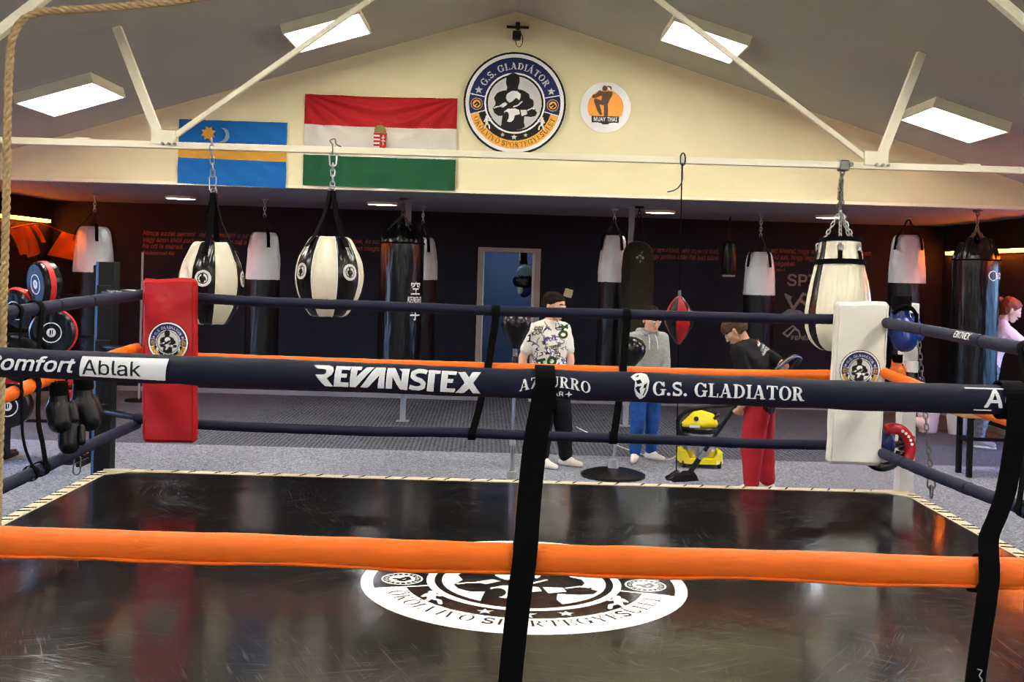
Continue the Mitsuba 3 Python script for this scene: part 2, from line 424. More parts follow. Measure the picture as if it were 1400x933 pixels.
# the club emblem, unit radius: {role: shape}, in drawing order
def _px(pts, cx=450, cy=440, R=372.):
    q = np.array([((x - cx) / R, (cy - y) / R) for x, y in pts]); a = math.radians(1.7)
    return [(x * math.cos(a) - y * math.sin(a), x * math.sin(a) + y * math.cos(a)) for x, y in q]
def make_emblem():
    rays = lambda a, r0, r1, w: LineString([(r0 * math.cos(a), r0 * math.sin(a)), (r1 * math.cos(a), r1 * math.sin(a))]).buffer(w, cap_style=2)
    up, lo = math.radians(11), math.radians(-15)
    E = {}
    E['rim'] = Point(0, 0).buffer(1.0, 64)
    E['white_ring'] = ring_shape(.97, .90)
    E['upper_band'] = ring_shape(.90, .60, -15, 195)
    E['lower_band'] = ring_shape(.90, .735, 195, 345)
    E['inner_ring'] = ring_shape(.60, .565)
    E['dividers'] = unary_union([rays(a, .6, .9, .010) for a in (up, PI - up, lo, PI - lo)])
    E['face_disc'] = Point(0, 0).buffer(.53, 48)
    body = Polygon(_px([(400, 235), (440, 216), (482, 232), (488, 280), (476, 320), (474, 336), (520, 350), (555, 375), (560, 402), (585, 420), (590, 450), (578, 478), (602, 482), (600, 498), (614, 510), (600, 535), (570, 542), (520, 536), (515, 580), (525, 612), (498, 630), (440, 640), (380, 630), (348, 608), (355, 560), (360, 530), (328, 532), (300, 510), (290, 480), (310, 440), (298, 400), (320, 365), (358, 348), (392, 345), (395, 320), (386, 290), (390, 260)])).buffer(0)
    body = body.intersection(unary_union([Point(0, 0).buffer(.565, 48), sbox(-.2, .3, .2, .63)]))
    E['boxer'] = body
    gl = [[(395, 370), (430, 350), (470, 352), (495, 375), (490, 405), (480, 420), (472, 408), (458, 402), (430, 428), (410, 436), (395, 420), (384, 400)],
          [(340, 455), (378, 432), (397, 446), (362, 474)],
          [(372, 500), (400, 481), (450, 478), (482, 490), (487, 520), (450, 530), (440, 560), (420, 579), (395, 575), (375, 550)],
          [(490, 488), (537, 490), (542, 520), (500, 536)]]
    lines = [[(440, 466), (470, 458), (502, 430)], [(545, 492), (575, 478), (595, 484)], [(300, 474), (320, 464), (345, 462)]]
    E['gloves'] = unary_union([Polygon(_px(g)).buffer(0) for g in gl] + [LineString(_px(l)).buffer(.012) for l in lines])
    E['glove_cuff'] = affinity.translate(affinity.scale(Point(0, 0).buffer(1), .05, .09), -.16, -.26)
    E['stars'] = unary_union([star(.755 * math.cos(a), .755 * math.sin(a), .085) for a in (math.radians(19), math.radians(161))] + [star(.665 * math.cos(a), .665 * math.sin(a), s) for a, s in ((math.radians(250), .05), (math.radians(270), .066), (math.radians(290), .05))])
    fig = unary_union([Point(0, .10).buffer(.026), LineString([(0, .07), (.0, -.02)]).buffer(.026), LineString([(0, .06), (.05, .03), (.08, .07)]).buffer(.012), LineString([(0, .05), (-.05, .01), (-.03, .06)]).buffer(.012), LineString([(0, -.02), (-.04, -.11)]).buffer(.014), LineString([(0, -.02), (.05, -.06), (.06, -.12)]).buffer(.014)])
    E['figures'] = unary_union([affinity.translate(fig, -.545, -.385), affinity.translate(affinity.scale(fig, -1, 1, origin=(0, 0)), .545, -.385)])
    bx = [(.75 * math.cos(a), .75 * math.sin(a)) for a in (math.radians(-2), math.radians(182))]
    E['badges'] = unary_union([Point(*b).buffer(.118).difference(Point(*b).buffer(.105)) for b in bx] + [Point(*b).buffer(.078) for b in bx])
    E['badge_marks'] = unary_union([LineString([(b[0] - .04, b[1] - .01), (b[0] + .01, b[1] + .03), (b[0] + .045, b[1] - .01), (b[0], b[1] - .045)]).buffer(.016) for b in bx])
    E['upper_text'] = serif_arc('G.S. GLADIÁTOR', .135, .665, math.radians(90), math.radians(124))
    E['lower_text'] = serif_arc('ÖKÖLVÍVÓ SPORTEGYESÜLET', .10, .765, math.radians(270), math.radians(140), inward=True, glyphs=GLYPH_THIN)
    return E
EMBLEM = make_emblem()
FULL = dict(rim='sign_black', white_ring='sign_white', upper_band='sign_navy', lower_band='sign_yellow', inner_ring='sign_white', dividers='sign_white', face_disc='sign_silver', boxer='sign_black', gloves='sign_white', glove_cuff='sign_black', stars='sign_silver', figures='sign_white', badges='sign_yellow', badge_marks='sign_black', upper_text='sign_silver', lower_text='sign_brown')
LAYER = dict(rim=0, white_ring=1, upper_band=1, lower_band=1, inner_ring=2, dividers=2, face_disc=1, boxer=3, gloves=4, glove_cuff=5, stars=2, figures=2, badges=2, badge_marks=3, upper_text=2, lower_text=2)

def emblem_meshes(radius, step, skip=()):
    """[(role, flat mesh in xy lying at its layer's height)]"""
    out = []
    single = dict(dividers='divider', stars='star', figures='figure', badge_marks='badge_mark', gloves='glove')
    for role, g in EMBLEM.items():
        if role in skip: continue
        pieces = list(g.geoms) if role in single and g.geom_type == 'MultiPolygon' else [g]
        if role == 'badges': pieces = [unary_union([q for q in g.geoms if (q.centroid.x > 0) == side]) for side in (False, True)]
        for q in pieces:
            m = flat(affinity.scale(q, radius, radius, origin=(0, 0)), step)
            m.apply_translation([0, 0, step * LAYER[role]])
            out.append((role, single.get(role, 'badge' if role == 'badges' else role), m))
    return out

def cast(points, direction, target):
    """distance along direction from each point to the target mesh (nan where it misses)"""
    d = np.asarray(direction, float); d /= np.linalg.norm(d)
    tri = target.triangles; n = np.cross(tri[:, 1] - tri[:, 0], tri[:, 2] - tri[:, 0]); tri = tri[(n @ d) < 0]
    a = np.cross(d, [0, 0, 1.] if abs(d[2]) < .9 else [1., 0, 0]); a /= np.linalg.norm(a); b = np.cross(d, a)
    P = np.stack([points @ a, points @ b], 1); Q = np.stack([tri @ a, tri @ b], -1); D = tri @ d
    lo, hi = P.min(0) - 1e-6, P.max(0) + 1e-6
    keep = ((Q.max(1) >= lo) & (Q.min(1) <= hi)).all(1); Q, D = Q[keep], D[keep]
    best = np.full(len(P), np.nan)
    e1, e2 = Q[:, 1] - Q[:, 0], Q[:, 2] - Q[:, 0]; det = e1[:, 0] * e2[:, 1] - e1[:, 1] * e2[:, 0]
    ok = abs(det) > 1e-12; Q, D, e1, e2, det = Q[ok], D[ok], e1[ok], e2[ok], det[ok]
    for i in range(0, len(P), 400):
        w = P[i:i + 400, None] - Q[None, :, 0]
        u = (w[..., 0] * e2[:, 1] - w[..., 1] * e2[:, 0]) / det; v = (e1[:, 0] * w[..., 1] - e1[:, 1] * w[..., 0]) / det
        hit = (u >= -1e-4) & (v >= -1e-4) & (u + v <= 1 + 1e-4)
        z = np.where(hit, D[:, 0] * (1 - u - v) + D[:, 1] * u + D[:, 2] * v, np.inf).min(1)
        best[i:i + 400] = np.where(np.isfinite(z), z, np.nan)
    return best - points @ d

def drape(mesh, origin, right, up, target, lift=.001, size=.012):
    """lays a flat print (xy) onto the target, seen from the side it faces"""
    m = refine(mesh, size); h = m.vertices[:, 2].copy()
    m.vertices[:, 2] = 0
    m = frame_xf(m, origin, right, up); nrm = np.cross(right, up); nrm = nrm / np.linalg.norm(nrm)
    t = cast(m.vertices, -nrm, target)
    t = np.where(np.isnan(t), np.nanmax(t) if np.isfinite(t).any() else 0, t)
    m.vertices = m.vertices - nrm * t[:, None] + nrm * (lift + h)[:, None]
    return m

# ------------------------------------------------------------------ the hall
XL, XR, YB, YF, YG, ZS = -5.85, 5.64, 14.05, -3.2, 10.6, 2.42
RIDGE_X, RIDGE_Z, SLOPE = .03, 4.2, .305
def roof_z(x): return RIDGE_Z - SLOPE * abs(x - RIDGE_X)

structure('floor', box(XL - .2, XR + .2, YF - .2, YB + 2.2, -.1, 0), 'carpet', label='grey blue carpet with a ribbed strip')
# back wall with the doorway cut out
DX0, DX1, DZ = -.30, .37, 1.925
bw = m3.Manifold.cube([XR - XL + .4, .14, 3.0]).translate([XL - .2, YB, 0]) - m3.Manifold.cube([DX1 - DX0, .5, DZ]).translate([DX0, YB - .2, 0])
structure('wall_back', tri(bw), 'navy_wall', label='dark navy back wall')
SIDE_WINS = [('wall_left', XL - .12, XL, 7.7, 9.9), ('wall_right', XR, XR + .12, 9.2, 11.1)]
for i, (nme, a, b, y0, y1) in enumerate(SIDE_WINS):
    w = m3.Manifold.cube([b - a, YB - YF, 2.6]).translate([a, YF, 0]) - m3.Manifold.cube([.6, y1 - y0, 1.85]).translate([a - .2, y0, .12])
    structure(nme, tri(w), 'dark_wall')
    k = f'window_{i + 3}'; labels[k] = {'kind': 'structure', 'label': 'tall side window letting in daylight'}; c = (a + b) / 2
    part(k, 'frame', cat([box(c - .03, c + .03, y0, y1, .12, .18), box(c - .03, c + .03, y0, y1, 1.91, 1.97)] + [box(c - .03, c + .03, q, q + .06, .18, 1.91) for q in (y0, (y0 + y1) / 2 - .03, y1 - .06)]), 'grey_paint')
    for u, v in ((y0 + .06, (y0 + y1) / 2 - .03), ((y0 + y1) / 2 + .03, y1 - .06)):
        part(k, 'pane', trimesh.Trimesh([[c, u, .18], [c, v, .18], [c, v, 1.91], [c, u, 1.91]], [[0, 1, 2], [0, 2, 3]], process=False), 'mat_pane')
# the wall behind the photographer, with two windows
fw = m3.Manifold.cube([XR - XL + .4, .15, 4.4]).translate([XL - .2, YF - .15, 0])
WINS = [(-4.6, -3.6), (2.6, 3.6)]
for a, b in WINS: fw = fw - m3.Manifold.cube([b - a, .5, 1.5]).translate([a, YF - .3, .9])
structure('wall_front', tri(fw), 'side_cream')
for i, (a, b) in enumerate(WINS):
    k = f'window_{i + 1}'
    labels[k] = {'kind': 'structure'}
    part(k, 'frame', cat([box(a, b, YF - .1, YF - .04, .9, .96), box(a, b, YF - .1, YF - .04, 2.34, 2.4), box(a, a + .06, YF - .1, YF - .04, .96, 2.34), box(b - .06, b, YF - .1, YF - .04, .96, 2.34), box((a + b) / 2 - .03, (a + b) / 2 + .03, YF - .1, YF - .04, .96, 2.34)]), 'grey_paint')
    for u, v in ((a + .06, (a + b) / 2 - .03), ((a + b) / 2 + .03, b - .06)):
        part(k, 'pane', trimesh.Trimesh([[u, YF - .07, .96], [v, YF - .07, .96], [v, YF - .07, 2.34], [u, YF - .07, 2.34]], [[0, 1, 2], [0, 2, 3]], process=False), 'mat_pane')
# pitched ceiling: two slabs
for n, xe in (('ceiling_1', XL - .15), ('ceiling_2', XR + .15)):
    p = Polygon([(RIDGE_X, RIDGE_Z), (xe, roof_z(xe)), (xe, roof_z(xe) + .15), (RIDGE_X, RIDGE_Z + .15)])
    m = trimesh.creation.extrude_polygon(p, YG + .05 - YF + .2, engine='earcut')
    structure(n, frame_xf(m, (0, YG + .05, 0), (1, 0, 0), (0, 0, 1)), 'ceiling', label='grey pitched ceiling')
# gable wall over the low back zone and its soffit
p = Polygon([(XL - .15, ZS), (XR + .15, ZS), (XR + .15, roof_z(XR + .15) + .02), (RIDGE_X, RIDGE_Z + .02), (XL - .15, roof_z(XL - .15) + .02)])
structure('wall_gable', frame_xf(trimesh.creation.extrude_polygon(p, .12, engine='earcut'), (0, YG + .12, 0), (1, 0, 0), (0, 0, 1)), 'wall_cream', label='cream gable wall above the low back zone')
structure('ceiling_soffit', box(XL - .15, XR + .15, YG + .005, YB + .1, ZS, ZS + .1), 'soffit', label='low grey ceiling over the bag area')
structure('trim_1', box(XL, XR, YG - .012, YG, ZS, ZS + .03), 'white_paint')
structure('baseboard_back', cat([box(XL, -.37, YB - .02, YB, 0, .06), box(.44, XR, YB - .02, YB, 0, .06)]), 'grey_paint')
structure('baseboard_left', box(XL, XL + .02, YF, YB, 0, .06), 'grey_paint')
structure('baseboard_right', box(XR - .02, XR, YF, YB, 0, .06), 'grey_paint')
# the doorway: frame, and the blue room beyond
labels['door_1'] = {'kind': 'structure', 'label': 'open doorway with a beige frame'}
part('door_1', 'frame', cat([box(DX0 - .07, DX0, YB - .03, YB + .16, 0, DZ + .055), box(DX1, DX1 + .07, YB - .03, YB + .16, 0, DZ + .055), box(DX0, DX1, YB - .03, YB + .16, DZ, DZ + .055)]), 'door_frame')
part('door_1', 'jamb', cat([box(DX0, DX0 + .012, YB - .005, YB + .16, 0, DZ), box(DX1 - .035, DX1, YB + .02, YB + .16, 0, DZ)]), 'post_white')
structure('wall_store', cat([box(DX0 - 1.3, DX1 + 1.0, YB + 1.7, YB + 1.8, 0, 2.6), box(DX0 - 1.3, DX0 - 1.2, YB + .14, YB + 1.7, 0, 2.6), box(DX1 + .9, DX1 + 1.0, YB + .14, YB + 1.7, 0, 2.6), box(DX0 - 1.3, DX1 + 1.0, YB + .14, YB + 1.8, 2.45, 2.55)]), 'blue_wall', label='pale blue walls of the room beyond the doorway')
k = tag('store_light', 'small ceiling light inside the blue room', 'light')
part(k, 'housing', box(-.2, .3, YB + .5, YB + .9, 2.40, 2.448), 'white_paint')
part(k, 'diffuser', box(-.18, .28, YB + .52, YB + .88, 2.385, 2.40), 'white_paint', emitter=emit((1, .97, .92), 9.0))

# ------------------------------------------------------------------ lights
def panel(x, y, label, group='square panel lights on the ceiling'):
    k = num('ceiling_panel_light'); sgn = 1 if x > RIDGE_X else -1
    ang = math.atan(SLOPE) * sgn; L, W = .31, .36
    def put(m):
        m = m.copy(); m.apply_transform(trimesh.transformations.rotation_matrix(ang, (0, 1, 0))); m.apply_translation([x, y, roof_z(x)]); return m
    rim = m3.Manifold.cube([2 * L + .03, 2 * W + .03, .085], True).translate([0, 0, -.0425]) - m3.Manifold.cube([2 * L, 2 * W, .05], True).translate([0, 0, -.07])
    part(k, 'housing', put(tri(rim)), 'white_paint')
    part(k, 'diffuser', put(box(-L + .003, L - .003, -W + .003, W - .003, -.083, -.06)), 'sign_white', emitter=emit((1, .96, .87), PANEL_WATT))
    tag(k, label, 'light', group)
panel(-3.68, 9.1, 'glowing ceiling light panel furthest left, above the left truss strut')
panel(-1.58, 9.2, 'glowing ceiling light panel crossed by the left truss diagonal')
panel(1.62, 9.15, 'glowing ceiling light panel crossed by the right truss diagonal')
panel(3.72, 9.1, 'glowing ceiling light panel furthest right, beyond the right truss strut')
for y, row in ((6.2, 'second'), (3.2, 'third'), (.2, 'fourth')):
    for x, col in ((-3.68, 'far left'), (-1.58, 'inner left'), (1.62, 'inner right'), (3.72, 'far right')):
        panel(x, y, f'glowing ceiling light panel outside the picture, {row} row from the gable, {col}')
for x, lab in ((-3.74, 'flat soffit light above the left cream ball bag'), (-1.44, 'flat soffit light left of the large black bag'), (1.74, 'flat soffit light right of the olive bag'), (3.70, 'flat soffit light behind the chains of the cream teardrop bag')):
    k = tag(num('soffit_light'), lab, 'light', 'flat lights under the soffit')
    part(k, 'frame', lathe([(0, 0), (.175, 0), (.175, -.02), (.16, -.028), (.16, -.012), (0, -.012)], 32, (x, 12.45, ZS)), 'white_paint', 30)
    part(k, 'diffuser', lathe([(0, -.013), (.158, -.013), (.158, -.024), (0, -.024)], 32, (x, 12.45, ZS)), 'sign_white', emitter=emit((.95, .98, 1), SOFFIT_WATT))
for x, s, z0, lab in ((XL, 1, 2.145, 'orange glowing light strip along the left wall'), (XR, -1, 2.068, 'orange glowing light strip along the right wall')):
    k = tag(num('light_strip'), lab, 'light strip')
    part(k, 'rail', box(min(x, x + s * .02), max(x, x + s * .02), 8.6, 13.87, z0 - .03, z0 + .03), 'black_plastic')
    part(k, 'cover', box(min(x, x + s * .055), max(x, x + s * .055), 8.6, 13.87, z0 + .022, z0 + .03), 'black_plastic')
    part(k, 'tube', box(min(x + s * .02, x + s * .045), max(x + s * .02, x + s * .045), 8.6, 13.87, z0 - .02, z0 + .02), 'sign_orange', emitter=emit((1, .17, .008), LED_WATT))

# ------------------------------------------------------------------ roof truss and braces
TY = 7.8
k = tag('roof_truss', 'white steel roof truss spanning the hall behind the ring', 'truss')
part(k, 'bottom_chord', cat([box(XL, XR, TY - .03, TY + .03, 2.474, 2.484), box(XL, XR, TY - .03, TY - .022, 2.484, 2.52), box(XL, XR, TY + .022, TY + .03, 2.484, 2.52)]), 'white_paint')
for a, b, w in (((-2.83, TY, roof_z(-2.83)), (-2.49, TY, 2.51), .06), ((2.93, TY, roof_z(2.93)), (2.645, TY, 2.51), .06)):
    part(k, 'strut', beam(a, b, w, w * .9, (0, 1, 0)), 'white_paint')
for a, b in (((-2.46, TY - .01, 2.515), (-.30, TY - .01, roof_z(-.3) + .02)), ((2.60, TY - .01, 2.515), (.36, TY - .01, roof_z(.36) + .02))):
    part(k, 'diagonal', beam(a, b, .035, .035, (0, 1, 0)), 'white_paint')
for x in (-2.47, 2.62):
    g = part(k, 'gusset_plate', box(x - .085, x + .085, TY - .04, TY - .03, 2.50, 2.60), 'white_paint')
    for d in (.0, .045, .085): part(g, 'bolt', frame_xf(trimesh.creation.cylinder(.011, .02, sections=8), (x + d, TY - .04, 2.503), (1, 0, 0), (0, 0, 1)), 'old_steel')
for x in (-3.05, 3.32): part(k, 'clip', box(x - .05, x + .05, TY - .03, TY + .03, 2.52, 2.532), 'white_paint')
k = tag('roof_brace', 'white steel brace at the upper left with the thick rope laid over it', 'brace')
BY = 5.0
part(k, 'bar', beam((-2.66, BY, 2.43), (-.85, BY, roof_z(-.85)), .045, .045, (0, 1, 0)), 'white_paint')
part(k, 'tie', beam((-5.85, BY, 2.44), (-2.62, BY, 2.44), .05, .05), 'white_paint')
k = tag('roof_brace_001', 'white steel brace at the upper right corner above the orange rope', 'brace')
part(k, 'bar', beam((2.80, BY, 2.51), (1.1, BY, roof_z(1.1)), .045, .045, (0, 1, 0)), 'white_paint')
part(k, 'tie', beam((5.64, BY, 2.5), (2.76, BY, 2.5), .05, .05), 'white_paint')
# thick twisted rope over the left brace
def twisted(path, R=.0145, turns=9.0, n=150):
    p = spline(path, n); t = np.gradient(p, axis=0); t /= np.linalg.norm(t, axis=1, keepdims=True)
    a = np.cross(t, [0, 1., 0]); a /= np.linalg.norm(a, axis=1, keepdims=True); b = np.cross(t, a)
    L = np.r_[0, np.cumsum(np.linalg.norm(np.diff(p, axis=0), axis=1))]; out = []
    for j in range(3):
        ph = L * turns * 2 * PI + j * 2 * PI / 3
        out.append(tube(p + R * .62 * (np.cos(ph)[:, None] * a + np.sin(ph)[:, None] * b), R * .72, 7))
    return cat(out)
k = tag('climbing_rope', 'thick twisted hemp rope hanging at the far left edge', 'rope')
add('climbing_rope__strands', twisted([(-2.27, 4.93, .3), (-2.268, 4.93, 1.2), (-2.267, 4.93, 1.861), (-2.272, 4.93, 2.32), (-2.265, 4.93, 2.61), (-2.224, 4.93, 2.72), (-2.12, 4.93, 2.772), (-1.944, 4.93, 2.788), (-1.748, 4.93, 2.808), (-1.519, 4.93, 2.838), (-1.2, 4.93, 2.93), (-1.02, 4.95, 3.30), (-1.0, 4.96, 3.75)], n=420), 'rope_hemp', True)

# ------------------------------------------------------------------ on the gable wall
def flag_patch(x0, x1, f_top, f_bot, v0, v1, y, fold, nx=70, ny=22):
    """a strip of a hanging flag between heights v0 and v1 (0 top, 1 bottom)"""
    u = np.linspace(0, 1, nx); v = np.linspace(v0, v1, ny); U, V = np.meshgrid(u, v)
    X = x0 + (x1 - x0) * U; Z = f_top(U) * (1 - V) + f_bot(U) * V; Y = y - fold(U, V)
    P = np.stack([X, Y, Z], -1).reshape(-1, 3); i, j = np.meshgrid(np.arange(ny - 1), np.arange(nx - 1), indexing='ij')
    q = np.stack([i * nx + j, (i + 1) * nx + j, (i + 1) * nx + j + 1, i * nx + j + 1], -1).reshape(-1, 4)
    return trimesh.Trimesh(P, np.vstack([q[:, [0, 1, 2]], q[:, [0, 2, 3]]]), process=False)
FY = YG - .006
def hun_fold(U, V):
    a = np.arctan2(V + .02, U + .03); b = np.arctan2(V + .02, 1.03 - U)
    da, db = np.hypot(U * 1.6, V), np.hypot((1 - U) * 1.6, V)
    w = .5 + .5 * np.cos(19 * a); w2 = .5 + .5 * np.cos(19 * b)
    sw = .5 + .5 * np.cos(34 * (V - .30 * 4 * U * (1 - U)) )
    mid = np.exp(-((U - .5) / .28) ** 2) * np.exp(-V / .35)
    return .006 + .058 * (w * np.exp(-da / .7) * np.clip(da * 3, 0, 1) + w2 * np.exp(-db / .7) * np.clip(db * 3, 0, 1)) + .040 * sw * mid + .026 * V * (.5 + .5 * np.sin(23 * U + 5 * V))
def blu_fold(U, V): return .006 + .010 * (.5 + .5 * np.sin(9 * U + 11 * V)) * V + .008 * (.5 + .5 * np.sin(22 * (U - V)))
hx0, hx1 = -2.0, -.522
ht, hb = (lambda u: 3.338 - .03 * 4 * u * (1 - u) * .5), (lambda u: 2.452 - .012 * u)
k = tag('tricolour_flag', 'large red, white and green flag with a coat of arms on the cream wall', 'flag')
for nme, a, b, m in (('red_stripe', 0, .333, 'flag_red'), ('white_stripe', .333, .666, 'flag_white'), ('green_stripe', .666, 1, 'flag_green')):
    part(k, nme, flag_patch(hx0, hx1, ht, hb, a, b, FY, hun_fold, 110, 40), m, True)
k2 = part(k, 'coat_of_arms', frame_xf(flat(Polygon([(-.062, 0), (.062, 0), (.06, -.13), (.03, -.17), (0, -.185), (-.03, -.17), (-.06, -.13)]), .003), (-1.255, FY - .075, 2.97), (1, 0, 0), (0, 0, 1)), 'flag_red')
part(k2, 'bars', frame_xf(flat(unary_union([sbox(-.06, -.018 - .036 * i - .018, -.002, -.018 - .036 * i) for i in range(4)]), .003), (-1.255, FY - .078, 2.97), (1, 0, 0), (0, 0, 1)), 'flag_white')
part(k2, 'cross', frame_xf(flat(unary_union([sbox(.026, -.12, .034, -.02), sbox(.012, -.05, .048, -.042), sbox(.006, -.078, .054, -.07)]), .003), (-1.255, FY - .078, 2.97), (1, 0, 0), (0, 0, 1)), 'flag_white')
part(k2, 'crown', frame_xf(flat(unary_union([Polygon(_arc(0, .012, .056, .062, 0, 180)), sbox(-.056, -.004, .056, .016), sbox(-.003, .07, .003, .10), sbox(-.010, .085, .010, .09)]), .003), (-1.255, FY - .078, 2.975), (1, 0, 0), (0, 0, 1)), 'crown_gold')
bx0, bx1 = -3.215, -2.166
bt, bb = (lambda u: 3.056 - .004 * u), (lambda u: 2.436 - .02 * u)
k = tag('blue_flag', 'blue flag with a gold stripe, sun and moon on the cream wall', 'flag')
for nme, a, b, m in (('upper_field', 0, .41, 'flag_blue'), ('gold_stripe', .41, .60, 'flag_gold'), ('lower_field', .60, 1, 'flag_blue')):
    part(k, nme, flag_patch(bx0, bx1, bt, bb, a, b, FY, blu_fold, 60, 24), m, True)
part(k, 'sun', frame_xf(flat(star(0, 0, .075, 8, .62, .3), .003), (-2.925, FY - .026, 2.925), (1, 0, 0), (0, 0, 1)), 'flag_gold')
part(k, 'moon', frame_xf(flat(Point(0, 0).buffer(.072, 24).difference(Point(-.035, .005).buffer(.068, 24)), .003), (-2.79, FY - .026, 2.91), (1, 0, 0), (0, 0, 1)), 'flag_grey')
# round club sign
k = tag('club_sign', 'large round navy and gold boxing club sign on the gable wall', 'sign')
for role, piece, m in emblem_meshes(.493, .0012):
    part(k, piece, frame_xf(m, (.035, YG - .026, 3.305), (1, 0, .006), (-.006, 0, 1)), FULL[role])
part(k, 'board', frame_xf(lathe([(0, 0), (.497, 0), (.497, .025), (0, .025)], 64), (.035, YG - .0255, 3.305), (1, 0, 0), (0, 0, -1)), 'sign_black', 30)
# small round Muay Thai sign
k = tag('small_round_sign', 'small round white and orange sign reading MUAY THAI', 'sign')
at = lambda m, z=0: frame_xf(m, (.918, YG - .016 - z, 3.292), (1, 0, .006), (-.006, 0, 1))
part(k, 'board', frame_xf(lathe([(0, 0), (.246, 0), (.246, .015), (0, .015)], 48), (.918, YG - .0155, 3.292), (1, 0, 0), (0, 0, -1)), 'sign_white', 30)
part(k, 'sun_disc', at(flat(Point(.0, .0).buffer(.175, 40).difference(sbox(-1, -1, 1, -.085)), .001)), 'sign_orange')
fighter = unary_union([Point(-.010, .185).buffer(.027), LineString([(.02, .205), (.045, .2), (.05, .18)]).buffer(.007),
    Polygon([(-.025, .15), (.03, .16), (.06, .14), (.045, .09), (.02, .03), (-.045, .03), (-.04, .09)]),
    LineString([(.05, .14), (.035, .10), (-.0, .13)]).buffer(.016), LineString([(-.03, .14), (-.07, .12), (-.115, .105)]).buffer(.017), LineString([(-.03, .12), (-.06, .15), (-.075, .13)]).buffer(.015),
    LineString([(.0, .04), (.005, -.03), (.005, -.12)]).buffer(.020), LineString([(-.03, .04), (-.095, .065), (-.06, -.03)]).buffer(.020), LineString([(-.06, -.03), (-.045, -.065)]).buffer(.012)])
part(k, 'fighter', at(flat(fighter, .001), .001), 'sign_brown')
part(k, 'banner', at(flat(unary_union([Polygon([(-.135, -.085), (.135, -.085), (.13, -.15), (.08, -.145), (0, -.16), (-.08, -.145), (-.13, -.15)]), Polygon([(-.05, -.085), (.05, -.085), (.03, -.165), (-.03, -.165)])]), .001), .0012), 'sign_black')
tx = text('MUAY THAI', .040, True, width=.23); tx.apply_translation([-.115, -.134, 0])
part(k, 'lettering', at(tx, .0024), 'sign_white')
# camera on its bracket under the ridge
k = tag('sports_camera', 'small black camera on a cross bracket under the ridge above the round sign', 'camera')
part(k, 'bracket', cat([box(-.065, .15, YG - .03, YG, 4.035, 4.055), box(.02, .065, YG - .08, YG, 4.02, 4.085, .01), box(.035, .05, YG - .09, YG - .07, 3.95, 4.03)]), 'black_steel')
part(k, 'housing', box(-.005, .075, YG - .13, YG - .05, 3.905, 3.99, .008), 'black_plastic')
part(k, 'lens', frame_xf(trimesh.creation.cylinder(.024, .03, sections=20), (.035, YG - .14, 3.945), (1, 0, 0), (0, 0, 1)), 'glass_lens', 30)
part(k, 'cable', tube(np.array([(.07 + .035 * math.cos(t) - .01, YG - .06, 3.91 + .065 * math.sin(t)) for t in np.linspace(-4.1, 1.2, 30)]), .004, 6), 'black_plastic', True)

# ------------------------------------------------------------------ back wall: quotes, mural panel, switch
def wall_quote(name, lines, x, z, h, gap, label, widths=None):
    ms = []
    for i, s in enumerate(lines):
        m = text(s, h if i < 3 or len(lines) < 4 else h * .8, True, .22, width=None if widths is None else widths[i])
        m.apply_translation([x, z - i * gap, 0]); 
        ms.append(m)
    k = tag(num(name), label, 'wall lettering')
    add(k, frame_xf(cat([xf(q, loc=(0, 0, 0)) for q in ms]), (0, YB - .0015, 0), (1, 0, 0), (0, 0, 1)), 'quote_ink')
wall_quote('wall_quote', ['Nincs azzal semmi baj, ha valakit a szorítóban', 'vagy azon kívül padlóra küldenek, a baj ott kezdődik,', 'ha ott is marad.', '(Muhammad Ali)'], -4.70, 2.01, .058, .083, 'brown slanted quote of four lines behind the left cream ball bag', [1.66, 1.72, .53, .42])
wall_quote('wall_quote', ['Ha százszor elesel, és százszor', 'felkelsz, sikeresen megtanulsz.'], -2.49, 1.985, .058, .09, 'brown slanted quote of two lines behind the second ball bag', [1.05, 1.05])
wall_quote('wall_quote', ['Nem a nagy sportoló, aki nyerni tud,', 'hanem aki egy pofon után fel tud állni!'], 1.50, 1.985, .058, .085, 'brown slanted quote of two lines right of the olive bag', [1.24, 1.24])
wall_quote('wall_quote', ['Ne azt kívánd, hogy minden könnyebb legyen,', 'kívánd azt, hogy legyen több erőd és', 'készségeket.', '(Jim Rohn)'], 3.30, 2.02, .058, .083, 'brown slanted quote of four lines left of the cream teardrop bag', [1.42, 1.2, .44, .30])
k = tag('wall_poster', 'black wall panel with stencil letters and a sketched boxer behind the teardrop bag', 'poster')
part(k, 'panel', box(3.42, 4.85, YB - .012, YB, .80, 1.78), 'poster_black')
at = lambda m: frame_xf(m, (0, YB - .0125, 0), (1, 0, 0), (0, 0, 1))
tx = text('SPIRIT', .145, True, 0, width=.74); tx.apply_translation([3.62, 1.60, 0])
part(k, 'heading', at(tx), 'poster_ink')
sk = unary_union([Polygon([(3.60, 1.50), (3.70, 1.46), (3.68, 1.40), (3.64, 1.42)]), LineString([(3.62, 1.48), (3.72, 1.30), (3.80, 1.42), (3.90, 1.35)]).buffer(.02), Polygon([(3.56, 1.22), (3.66, 1.30), (3.82, 1.28), (3.88, 1.22), (3.80, 1.18), (3.62, 1.17)]), LineString([(3.80, 1.42), (3.84, 1.5), (3.95, 1.46)]).buffer(.016), Point(4.0, 1.42).buffer(.09).difference(Point(4.0, 1.42).buffer(.07)),
    LineString([(3.60, .98), (3.66, .94), (3.74, 1.04), (3.80, 1.02), (3.82, .95)]).buffer(.012), LineString([(3.60, .98), (3.72, 1.08), (3.80, 1.02)]).buffer(.010), LineString([(4.05, 1.3), (4.25, 1.1), (4.4, 1.2)]).buffer(.02)])
part(k, 'drawing', at(flat(sk, .001)), 'poster_ink')
